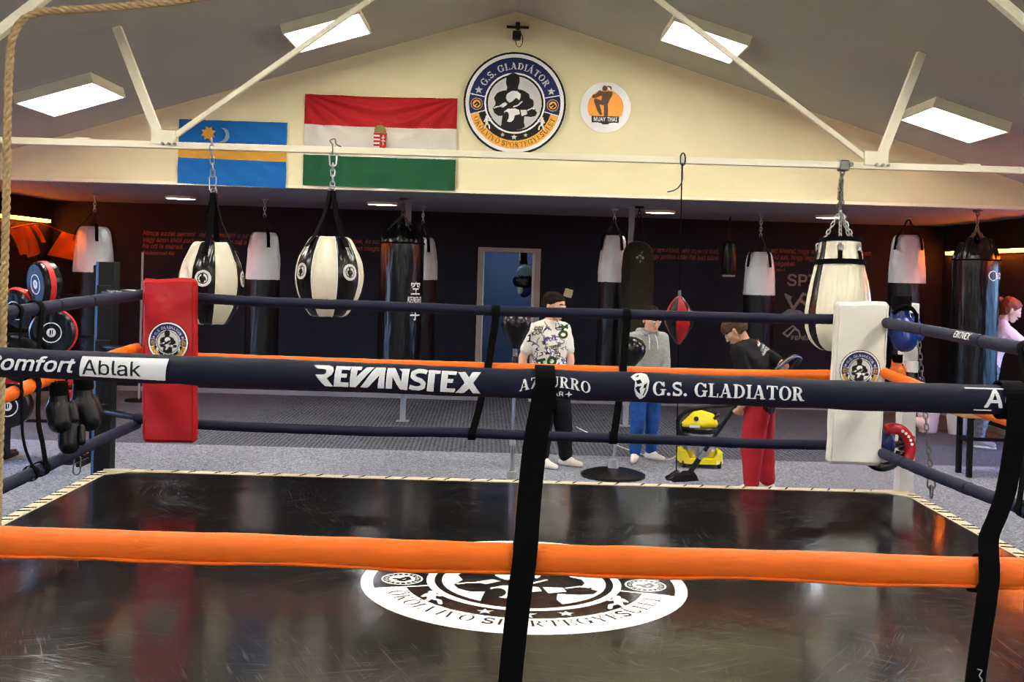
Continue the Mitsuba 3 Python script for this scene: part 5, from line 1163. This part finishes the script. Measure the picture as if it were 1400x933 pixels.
def hand_solids(w, d, n, s, curl=.5, side=1):
    """palm, four unequal fingers and a thumb from wrist w along d; n: palm normal"""
    d = d / np.linalg.norm(d); n = n - d * (n @ d); n /= np.linalg.norm(n); q = np.cross(d, n) * side; G = []
    G.append([(w + d * .012 * s, .021 * s), (w + d * .062 * s + q * .022 * s, .0145 * s), (w + d * .062 * s - q * .022 * s, .0145 * s)])
    for i, L in enumerate((.062, .070, .066, .052)):
        b = w + d * .072 * s + q * (.0285 - .019 * i) * s
        a1 = curl; m1 = b + (d * math.cos(a1) + n * math.sin(a1)) * L * .5 * s; a2 = curl * 2.2; e = m1 + (d * math.cos(a2) + n * math.sin(a2)) * L * .5 * s
        G += [[(b - d * .02 * s, .0095 * s), (m1, .0085 * s)], [(m1, .0085 * s), (e, .0072 * s)]]
    b = w + d * .022 * s + q * .022 * s; m1 = b + (d * .75 + q * .75 + n * .25) * .030 * s; e = m1 + (d * .95 + q * .2 + n * .35) * .030 * s
    G += [[(b, .013 * s), (m1, .0105 * s)], [(m1, .0105 * s), (e, .0085 * s)]]
    return G

def person(label, base, heading, H, lean, head_pitch, head_yaw, arms, feet, hair, shirt, trousers, skin='skin', sleeve='short', girth=1.0, twist=0.0, shoes=None, hands=(True, True), hairstyle='short', hem=.06, loose=1.0, curls=(.5, .5), mid=None):
    """base: floor point under the hips; heading: where the hips face (radians from +x); arms and feet in world offsets from base"""
    s = H / 1.5; B = vec(*base); up = vec(0, 0, 1)
    def axes(a): return vec(math.cos(a), math.sin(a), 0), vec(-math.sin(a), math.cos(a), 0)
    F, L = axes(heading); F2, L2 = axes(heading + twist)
    P = B + up * .80 * s; tdir = F * math.sin(lean) + up * math.cos(lean); tf = np.cross(L2, tdir)
    W, C, S_, N = P + tdir * .13 * s, P + tdir * .28 * s, P + tdir * .395 * s, P + tdir * .445 * s
    g = girth
    sh = {k_: S_ + sgn * L2 * .152 * s * (.5 + .5 * g) - up * .015 * s for k_, sgn in (('L', 1), ('R', -1))}
    hip = {k_: P + sgn * L * .075 * s * g - up * .03 * s for k_, sgn in (('L', 1), ('R', -1))}
    def torso(e):
        e = e * s
        return [[(P + L * .06 * s * g, .085 * s * g + e), (P - L * .06 * s * g, .085 * s * g + e), (W + L * .058 * s * g, .075 * s * g + e), (W - L * .058 * s * g, .075 * s * g + e)],
                [(W + L * .058 * s * g, .075 * s * g + e), (W - L * .058 * s * g, .075 * s * g + e), (C + L2 * .082 * s * g, .080 * s * g + e), (C - L2 * .082 * s * g, .080 * s * g + e)],
                [(C + L2 * .082 * s * g, .080 * s * g + e), (C - L2 * .082 * s * g, .080 * s * g + e), (sh['L'], .046 * s + e), (sh['R'], .046 * s + e), (S_ + tdir * .01 * s, .06 * s + e)]]
    A = {k_: [sh[k_]] + [B + vec(*q) for q in arms[k_]] for k_ in 'LR'}
    body = torso(0)
    for k_ in 'LR':
        a = A[k_]; body += [[(a[0], .046 * s), (a[1], .036 * s * (.4 + .6 * g))], [(a[1], .036 * s * (.4 + .6 * g)), (a[2], .0245 * s)]]
    knees = {}
    for k_ in 'LR':
        f0 = B + vec(*feet[k_][0]); hd = feet[k_][1]; fd = vec(math.cos(hd), math.sin(hd), 0); ank = f0 + up * .075 * s
        kn = (hip[k_] + ank) / 2 + F * .022 * s + up * .01; knees[k_] = (kn, ank, fd)
        if mid and k_ in mid: kn = B + vec(*mid[k_]); knees[k_] = (kn, ank, fd)
        body += [[(hip[k_], .078 * s * g), (kn, .05 * s)], [(kn, .05 * s), (ank, .034 * s)], [(ank, .034 * s), (f0 + up * .034 * s - fd * .03 * s, .030 * s), (f0 + up * .03 * s + fd * .07 * s, .028 * s)], [(f0 + up * .03 * s + fd * .07 * s, .028 * s), (f0 + up * .022 * s + fd * .135 * s, .020 * s)]]
    # head
    hh = .222 * s / .213
    hF0, hL = axes(heading + twist + head_yaw); hF = hF0 * math.cos(head_pitch) - up * math.sin(head_pitch); hU = np.cross(hF, hL)
    Hc = N + tdir * .045 * s + hU * .085 * hh + hF * .028 * hh
    pt_ = lambda p: Hc + (hF * p[0] + hL * p[1] + hU * p[2]) * hh
    head = [[((-.022, 0, .036), .078), ((.014, 0, .032), .075), ((.03, .012, -.002), .060), ((.03, -.012, -.002), .060)], [((.03, .026, -.012), .044), ((.03, -.026, -.012), .044), ((.056, .008, -.078), .022), ((.056, -.008, -.078), .022), ((.02, .036, -.055), .022), ((.02, -.036, -.055), .022)],
            [((.084, 0, .014), .007), ((.098, 0, -.020), .0115), ((.088, .010, -.024), .008), ((.088, -.010, -.024), .008)], [((.086, .012, -.050), .007), ((.086, -.012, -.050), .007), ((.070, 0, -.05), .012)],
            [((-.004, .078, .008), .015), ((-.010, .083, .012), .012), ((-.008, .079, -.022), .010)], [((-.004, -.078, .008), .015), ((-.010, -.083, .012), .012), ((-.008, -.079, -.022), .010)]]
    hg = [[(pt_(p), r * hh) for p, r in q] for q in head]
    body += [[(N - tdir * .05 * s, .052 * s), (pt_((-.022, 0, -.03)), .047 * s)]]
    bm = smooth_tri(solid(body), .022 * s, 12); hm = smooth_tri(solid(hg), .009 * s, 4)
    mm = lambda t_: m3.Manifold(m3.Mesh(np.asarray(t_.vertices, np.float32), np.asarray(t_.faces, np.uint32)))
    parts_ = [mm(bm), mm(hm)]
    for j, k_ in enumerate('LR'):
        if not hands[j]: continue
        a = A[k_]; d = a[2] - a[1]; parts_.append(mm(smooth_tri(solid(hand_solids(a[2] - d / np.linalg.norm(d) * .012 * s, d, (L if k_ == 'R' else -L) * .8 + F * .3, s, curls[j], 1 if k_ == 'L' else -1)), .006 * s, 3)))
    whole = parts_[0]
    for q in parts_[1:]: whole = whole + q
    k = tag(num('person'), label, 'person')
    part(k, 'body', tri(whole), skin, 40)
    for sy in (1, -1):
        e = part(k, 'eye', trimesh.creation.icosphere(2, .0118 * hh).apply_translation(pt_((.0825, sy * .030, .008))), 'eye_white', True)
        part(e, 'iris', trimesh.creation.icosphere(2, .0072 * hh).apply_translation(pt_((.0895, sy * .0305, .006))), 'eye_dark', True)
        part(k, 'eyelid', tri(HULL([SP(pt_((.082, sy * .020, .0145)), .0085 * hh, 10), SP(pt_((.078, sy * .041, .0135)), .0075 * hh, 10)])), skin, True)
        part(k, 'eyebrow', tri(HULL([SP(pt_((.0905, sy * .016, .030)), .0042 * hh, 8), SP(pt_((.086, sy * .036, .034)), .0048 * hh, 8), SP(pt_((.076, sy * .048, .029)), .0035 * hh, 8)])), hair, True)
    part(k, 'mouth', tri(HULL([SP(pt_((.0945, 0, -.0495)), .0048 * hh, 8), SP(pt_((.087, .019, -.051)), .003 * hh, 8), SP(pt_((.087, -.019, -.051)), .003 * hh, 8)])), 'lips', True)
    # hair
    hs = [[((-.026, 0, .040), .0875), ((.014, 0, .040), .083), ((.030, 0, .036), .068)], [((-.045, 0, .010), .068), ((-.03, .02, .0), .066), ((-.03, -.02, .0), .066), ((-.045, 0, -.03), .05)]]
    hv = solid([[(pt_(p), r * hh) for p, r in q] for q in hs])
    def cut(man, n_, p_): n_ = n_ / np.linalg.norm(n_); return man.trim_by_plane([float(v) for v in n_], float(n_ @ p_))
    if hairstyle == 'pony':
        hv = cut(hv, hU * 1.0 - hF * 1.1, pt_((.062, 0, .050)))
    else:
        hv = cut(hv, hU * 1.0 - hF * .62, pt_((.080, 0, .062) if hairstyle == 'short' else (.082, 0, .030)))
        hv = cut(hv, hU * 1.0 + hF * .10, pt_((-.06, 0, -.040)))
    ht = smooth_tri(hv, .008 * s, 1, .009 * s, 46, 5); part(k, 'hair', ht, hair, True)
    if hairstyle == 'fringe':
        for i in range(9):
            y_ = -.052 + .013 * i; part(k, 'fringe_lock', tri(HULL([SP(pt_((.052, y_ * .9, .098 - abs(y_) * .35)), .017 * hh, 8), SP(pt_((.088 - abs(y_) * .55, y_, .056)), .011 * hh, 8), SP(pt_((.094 - abs(y_) * .62, y_ - .006, .036)), .005 * hh, 8)])), hair, True)
    if hairstyle == 'pony':
        part(k, 'ponytail', displace(tube(spline([pt_((-.09, 0, .065)), pt_((-.15, 0, .05)), pt_((-.175, -.01, -.03)), pt_((-.16, -.02, -.13)), pt_((-.15, -.02, -.19))], 26), np.interp(np.linspace(0, 1, 26), [0, .2, .6, 1], [.022, .036, .033, .008]) * hh, 14), .008, 40, 2), hair, True)
    # clothes
    sg = torso(.019); low = P - up * hem * s
    sg += [[(P + L * .062 * s * g, .104 * s * g), (P - L * .062 * s * g, .104 * s * g), (low + L * .066 * s * g, .10 * s * g), (low - L * .066 * s * g, .10 * s * g)]]
    for k_ in 'LR':
        a = A[k_]
        if sleeve == 'short': e_ = a[0] + (a[1] - a[0]) * .66; sg += [[(a[0], .066 * s), (e_, .058 * s)]]
        else: w_ = a[2] - (a[2] - a[1]) * .06; sg += [[(a[0], .066 * s), (a[1], .058 * s)], [(a[1], .058 * s), (a[1] + (a[2] - a[1]) * .8, .048 * s)], [(a[1] + (a[2] - a[1]) * .8, .048 * s), (w_, .038 * s)]]
    sm = solid(sg); sm = cut(sm, up + F * .05, low - up * .045 * s)
    st = smooth_tri(sm, .02 * s, 8, .009 * s, 11, 3); part(k, 'shirt', st, shirt, True)
    nk = N + tdir * .012 * s; cm = trimesh.creation.torus(.060 * s, .011 * s, 28, 10); cm.apply_transform(trimesh.geometry.align_vectors([0, 0, 1], tdir)); cm.apply_translation(N + tdir * -.004 * s + F * .004); part(k, 'collar', cm, shirt, True)
    tg = [[(hip['L'] + up * .05 * s, .094 * s * g), (hip['R'] + up * .05 * s, .094 * s * g), (hip['L'], .098 * s * g), (hip['R'], .098 * s * g)]]
    for k_ in 'LR':
        kn, ank, fd = knees[k_]; tg += [[(hip[k_], .098 * s * g), (kn, .070 * s * loose)], [(kn, .070 * s * loose), (ank + up * .02 * s, .053 * s * (.55 + .45 * loose))]]
    tm = smooth_tri(solid(tg), .022 * s, 6, .010 * s, 12, 9); part(k, 'trousers', tm, trousers, True)
    for k_ in 'LR':
        kn, ank, fd = knees[k_]; f0 = B + vec(*feet[k_][0])
        G = [[(ank, .040 * s), (f0 + up * .036 * s - fd * .032 * s, .035 * s), (f0 + up * .034 * s + fd * .07 * s, .033 * s)], [(f0 + up * .034 * s + fd * .07 * s, .033 * s), (f0 + up * .026 * s + fd * .14 * s, .0245 * s)], [(ank, .040 * s), (ank + up * .05 * s, .041 * s)]]
        sk = smooth_tri(solid(G), .014 * s, 4); sk.vertices[:, 2] = np.maximum(sk.vertices[:, 2], .001)
        e = part(k, 'shoe' if shoes else 'sock', sk, shoes or 'sock', True)
        if shoes: 
            so = solid([[(f0 + up * .014 * s - fd * .045 * s, .014 * s), (f0 + up * .014 * s - fd * .02 * s + np.cross(up, fd) * .022 * s, .014 * s), (f0 + up * .014 * s - fd * .02 * s - np.cross(up, fd) * .022 * s, .014 * s), (f0 + up * .014 * s + fd * .09 * s + np.cross(up, fd) * .026 * s, .014 * s), (f0 + up * .014 * s + fd * .09 * s - np.cross(up, fd) * .026 * s, .014 * s), (f0 + up * .014 * s + fd * .16 * s, .013 * s)]])
            part(e, 'sole', tri(so), 'sign_white', 40)
    return dict(key=k, shirt=st, trousers=tm, N=N, S=S_, P=P, C=C, F=F, L=L, F2=F2, L2=L2, tdir=tdir, A=A, s=s, pt=pt_, hh=hh, hF=hF)

# boy in the printed T-shirt
p1 = person('boy in a white printed T-shirt and black trousers standing in front of the doorway', (.385, 9.33, 0), math.radians(-52), 1.50, .0, .10, .35,
            {'R': [(-.225, -.06, .93), (-.205, -.12, .70)], 'L': [(.19, .07, .92), (.175, .03, .69)]},
            {'R': [(-.03, -.05, 0), math.radians(-40)], 'L': [(.175, .07, 0), math.radians(-28)]}, 'hair_dark', 'tee_white', 'trousers_black', 'skin', girth=1.10, hem=.10, loose=1.22)
def on_shirt(p, key, geom, u, v, m, h_rot=0.0, dirn=None, up=None, mesh=None, lift=.0012):
    """a print on clothing at u to the viewer's right and v above the chest, seen along -dirn"""
    d = dirn if dirn is not None else p['F2']; upv = up if up is not None else p['tdir']; r = np.cross(upv, d); r /= np.linalg.norm(r)
    g = geom.copy()
    if h_rot: g.apply_transform(trimesh.transformations.rotation_matrix(h_rot, (0, 0, 1)))
    return part(p['key'] + '__shirt', key, drape(g, p['C'] + r * u + upv * v + d * .6, r, np.cross(d, r), mesh if mesh is not None else p['shirt'], lift, .02), m)
dcam = vec(-.02, -1, 0)
def pr(s, h, u, v, m, rot=0.0, bold=True, w=None): on_shirt(p1, 'print', xf(text(s, h, bold, .1, width=w), loc=(0, 0, 0)), u, v, m, rot, dirn=dcam, up=vec(0, 0, 1))
ten = unary_union([sbox(0, 0, .022, .085), sbox(-.012, .063, .01, .085), Polygon(_arc(.074, .0425, .036, .0435)).difference(Polygon(_arc(.074, .0425, .015, .022)))])
to = unary_union([sbox(0, .062, .075, .085), sbox(.027, 0, .050, .07), Polygon(_arc(.125, .0425, .042, .0435)).difference(Polygon(_arc(.125, .0425, .018, .02)))])
on_shirt(p1, 'print', flat(ten, .0006), .075, .135, 'ink_green', -PI / 2, dirn=dcam, up=vec(0, 0, 1)); on_shirt(p1, 'print', flat(to, .0006), -.085, -.235, 'ink_green', .25, dirn=dcam, up=vec(0, 0, 1));  pr('City', .032, -.13, .09, 'trousers_black', .3, w=.085); pr('Kick', .034, -.15, .045, 'trousers_black', .35, w=.09); pr('Wolf', .040, -.055, .0, 'ink_purple', .15, w=.115); pr('STREET', .022, -.03, -.06, 'trousers_black', .15, w=.12); pr('NO LIMIT', .016, .0, -.165, 'trousers_black', .2, w=.10)
pr('8', .05, .115, -.19, 'ink_purple', 0); pr('1', .06, -.20, .0, 'trousers_black', 0)
r2 = np.random.default_rng(3)
for i in range(48):
    u0, v0 = r2.uniform(-.13, .14), r2.uniform(-.22, .14); q = np.cumsum(r2.normal(0, .014, (7, 2)), 0)
    try: on_shirt(p1, 'scribble', flat(LineString(q).buffer(.0036), .0005), u0, v0, ['ink_grey', 'trousers_black', 'ink_grey', 'ink_purple'][i % 4], dirn=dcam, up=vec(0, 0, 1), lift=.0008)
    except Exception: pass
# boy in the grey hoodie
p2 = person('boy in a pale grey hoodie and blue jeans looking down beside the red bag', (1.285, 9.78, 0), math.radians(-72), 1.40, .05, .34, .12,
            {'R': [(-.185, -.02, .86), (-.13, -.15, .70)], 'L': [(.165, .0, .86), (.15, -.09, .67)]},
            {'R': [(-.085, -.06, 0), math.radians(-105)], 'L': [(.07, .07, 0), math.radians(-40)]}, 'hair_dark', 'hoodie', 'jeans', 'skin', sleeve='long', girth=1.0, hem=.08, loose=1.05)
s_ = p2['s']; G = [[(p2['N'] + p2['L2'] * .07 * q * s_ - p2['F2'] * .02 * s_, .042 * s_), (p2['N'] + p2['L2'] * .055 * q * s_ + p2['F2'] * .055 * s_ - vec(0, 0, .01), .03 * s_)] for q in (1, -1)] + [[(p2['N'] - p2['F2'] * .05 * s_ + p2['L2'] * .07 * q * s_, .04 * s_) for q in (1, -1)] + [(p2['N'] - p2['F2'] * .095 * s_ - vec(0, 0, .05), .035 * s_)]]
part(p2['key'] + '__shirt', 'hood', smooth_tri(solid(G), .016, 4, .005, 14), 'hoodie', True)
for q in (1, -1): part(p2['key'] + '__shirt', 'drawstring', tube(spline([p2['N'] + p2['F2'] * .075 * s_ + p2['L2'] * .035 * q * s_ - vec(0, 0, .02), p2['N'] + p2['F2'] * .118 * s_ + p2['L2'] * .04 * q * s_ - vec(0, 0, .09), p2['N'] + p2['F2'] * .122 * s_ + p2['L2'] * .045 * q * s_ - vec(0, 0, .15)], 10), .004, 6), 'sign_white', True)
# boy with the vacuum cleaner
WAND_T, WAND_B = vec(1.815, 8.39, .70), vec(1.54, 8.80, .09)
p3 = person('boy in a black T-shirt and red trousers seen from behind, pushing the vacuum cleaner', (2.015, 8.47, 0), math.radians(157), 1.42, .30, .70, .40,
            {'L': [(-.13, -.20, .80), (-.185, -.09, .66)], 'R': [(.185, .04, .985), (.085, .06, .84)]},
            {'L': [(-.075, -.085, 0), math.radians(170)], 'R': [(.085, .075, 0), math.radians(155)]}, 'hair_brown', 'tee_black', 'trousers_red', 'skin_warm', girth=1.10, hairstyle='fringe', hem=.10, loose=1.42, twist=-.38, curls=(1.1, 1.1))
db = vec(.50, -.86, 0); upb = vec(-.25, -.1, .96)
def back_print(g, u, v, m, rot=.42): on_shirt(p3, 'back_print', g, u, v, m, rot, dirn=db, up=vec(0, 0, 1))
for s0, v0, w0 in (('G.S. BOXING', .085, .11), ('GLADIATOR SE', .055, .12)): back_print(text(s0, .020, True, 0, width=w0), .045, v0, 'print_white')
for i, m in enumerate(('flag_green', 'sign_white', 'flag_red')): back_print(flat(sbox(0, .014 * i, .085, .014 * (i + 1)), .0006), .035, .112, m)
# woman at the right edge
p4 = person('woman with an auburn ponytail, pale pink top and patterned leggings behind the glossy black bag', (5.00, 11.20, 0), math.radians(-12), 1.58, .26, .35, .0,
            {'L': [(.34, .16, 1.03), (.46, .08, .90)], 'R': [(.33, -.20, 1.02), (.46, -.14, .88)]},
            {'L': [(-.02, .14, 0), math.radians(-40)], 'R': [(-.10, -.06, 0), math.radians(-45)]}, 'hair_auburn', 'tee_pink', 'leggings', 'skin', girth=.98, shoes='grey_paint', hairstyle='pony', hem=.03, loose=.9)

# ------------------------------------------------------------------ vacuum cleaner
V = vec(1.755, 9.62, 0)
k = tag('vacuum_cleaner', 'yellow and black vacuum cleaner with a steel drum standing on the carpet', 'vacuum cleaner')
part(k, 'drum', lathe([(0, .09), (.142, .09), (.145, .10), (.145, .30), (0, .30)], 40, tuple(V)), 'chrome', 30)
bs = refine(trimesh.convex.convex_hull(np.array([(sx * a, sy * b, z) for a, b, z in ((.19, .12, .04), (.12, .19, .04), (.185, .115, .085), (.115, .185, .085), (.165, .11, .05)) for sx in (-1, 1) for sy in (-1, 1)])), .04)
vv = bs.vertices; bs.vertices[:, 2] += .055 * (np.abs(vv[:, 0]) > .13) * (vv[:, 2] > .08); part(k, 'base', bs.apply_translation(V), 'yellow_plastic', 35)
for sx in (-1, 1):
    for sy in (-1, 1): part(k, 'caster', cat([xf(trimesh.creation.cylinder(.028, .022, sections=16), PI / 2, (0, 1, 0), V + vec(sx * .155, sy * .13, .028)), box(*(V[0] + sx * .155 + np.array([-.016, .016])), *(V[1] + sy * .13 + np.array([-.016, .016])), .04, .06)]), 'black_plastic')
part(k, 'collar', lathe([(0, .295), (.150, .295), (.158, .31), (.158, .335), (.150, .345), (0, .345)], 40, tuple(V)), 'black_plastic', 30)
hd = m3.Manifold.batch_boolean([HULL([SP((-.10, 0, .375), .04), SP((-.145, -.02, .358), .022), SP((-.145, .02, .358), .022), SP((.11, .05, .375), .04), SP((.11, -.05, .375), .04), SP((-.06, .09, .37), .035), SP((-.06, -.09, .37), .035), SP((-.04, 0, .45), .035), SP((.10, 0, .435), .03), SP((.02, .05, .455), .03), SP((.02, -.05, .455), .03)])], m3.OpType.Add)
hd = smooth_tri(hd, .02, 3); part(k, 'motor_head', hd.apply_translation(V), 'yellow_plastic', True)
part(k, 'switch', xf(trimesh.creation.cylinder(.020, .02, sections=24), PI / 2 - .25, (1, 0, 0), V + vec(-.055, -.108, .425)), 'black_plastic', 30)
part(k, 'handle', tube(spline([V + vec(.11, -.06, .42), V + vec(.15, -.04, .46), V + vec(.16, 0, .45), V + vec(.15, .04, .46), V + vec(.11, .06, .42)], 20), .013, 10), 'black_plastic', True)
for sx in (-1, 1): part(k, 'latch', box(V[0] + sx * .155 - .012, V[0] + sx * .155 + .012, V[1] - .03, V[1] + .03, .28, .37, .005), 'black_plastic')
part(k, 'label', frame_xf(flat(sbox(-.055, -.012, .035, .012), .001), V + vec(-.06, -.1345, .362), (1, -.18, 0), (0, .1, 1)), 'sign_white')
hose = spline([V + vec(-.13, -.07, .26), V + vec(-.20, -.09, .30), V + vec(-.215, -.12, .40), V + vec(-.15, -.2, .50), V + vec(.0, -.35, .56), V + vec(.25, -.55, .62), (2.18, 8.90, .78), (2.31, 8.78, .92), (2.36, 8.66, 1.03), (2.29, 8.55, 1.06), (2.17, 8.42, 1.02), (2.04, 8.30, .92), (1.90, 8.28, .80), WAND_T], 240)
part(k, 'hose', tube(hose, .0185 + .0018 * np.sin(np.arange(240) * 2.1), 12), 'black_plastic', True)
part(k, 'wand', rod(WAND_T, WAND_B + (WAND_T - WAND_B) * .20, .0165, 14), 'black_plastic', True); part(k, 'wand_joint', rod(WAND_B + (WAND_T - WAND_B) * .32, WAND_B + (WAND_T - WAND_B) * .16, .019, 14), 'chrome', True)
part(k, 'neck', rod(WAND_B + (WAND_T - WAND_B) * .20, WAND_B, .021, 14), 'black_plastic', True)
nz = trimesh.convex.convex_hull(np.array([(1.40, 8.78, .004), (1.62, 8.86, .004), (1.38, 8.85, .004), (1.60, 8.93, .004), (1.42, 8.80, .05), (1.60, 8.86, .05), (1.48, 8.84, .085), (1.57, 8.87, .085)])); part(k, 'floor_nozzle', nz, 'black_plastic')
part(k, 'power_cord', tube(spline([V + vec(-.16, .06, .10), V + vec(-.24, .10, .03), V + vec(-.32, .20, .006), V + vec(-.5, .6, .006), V + vec(-.7, 1.2, .006), V + vec(-.95, 2.2, .006)], 50), .005, 6), 'sign_white', True)
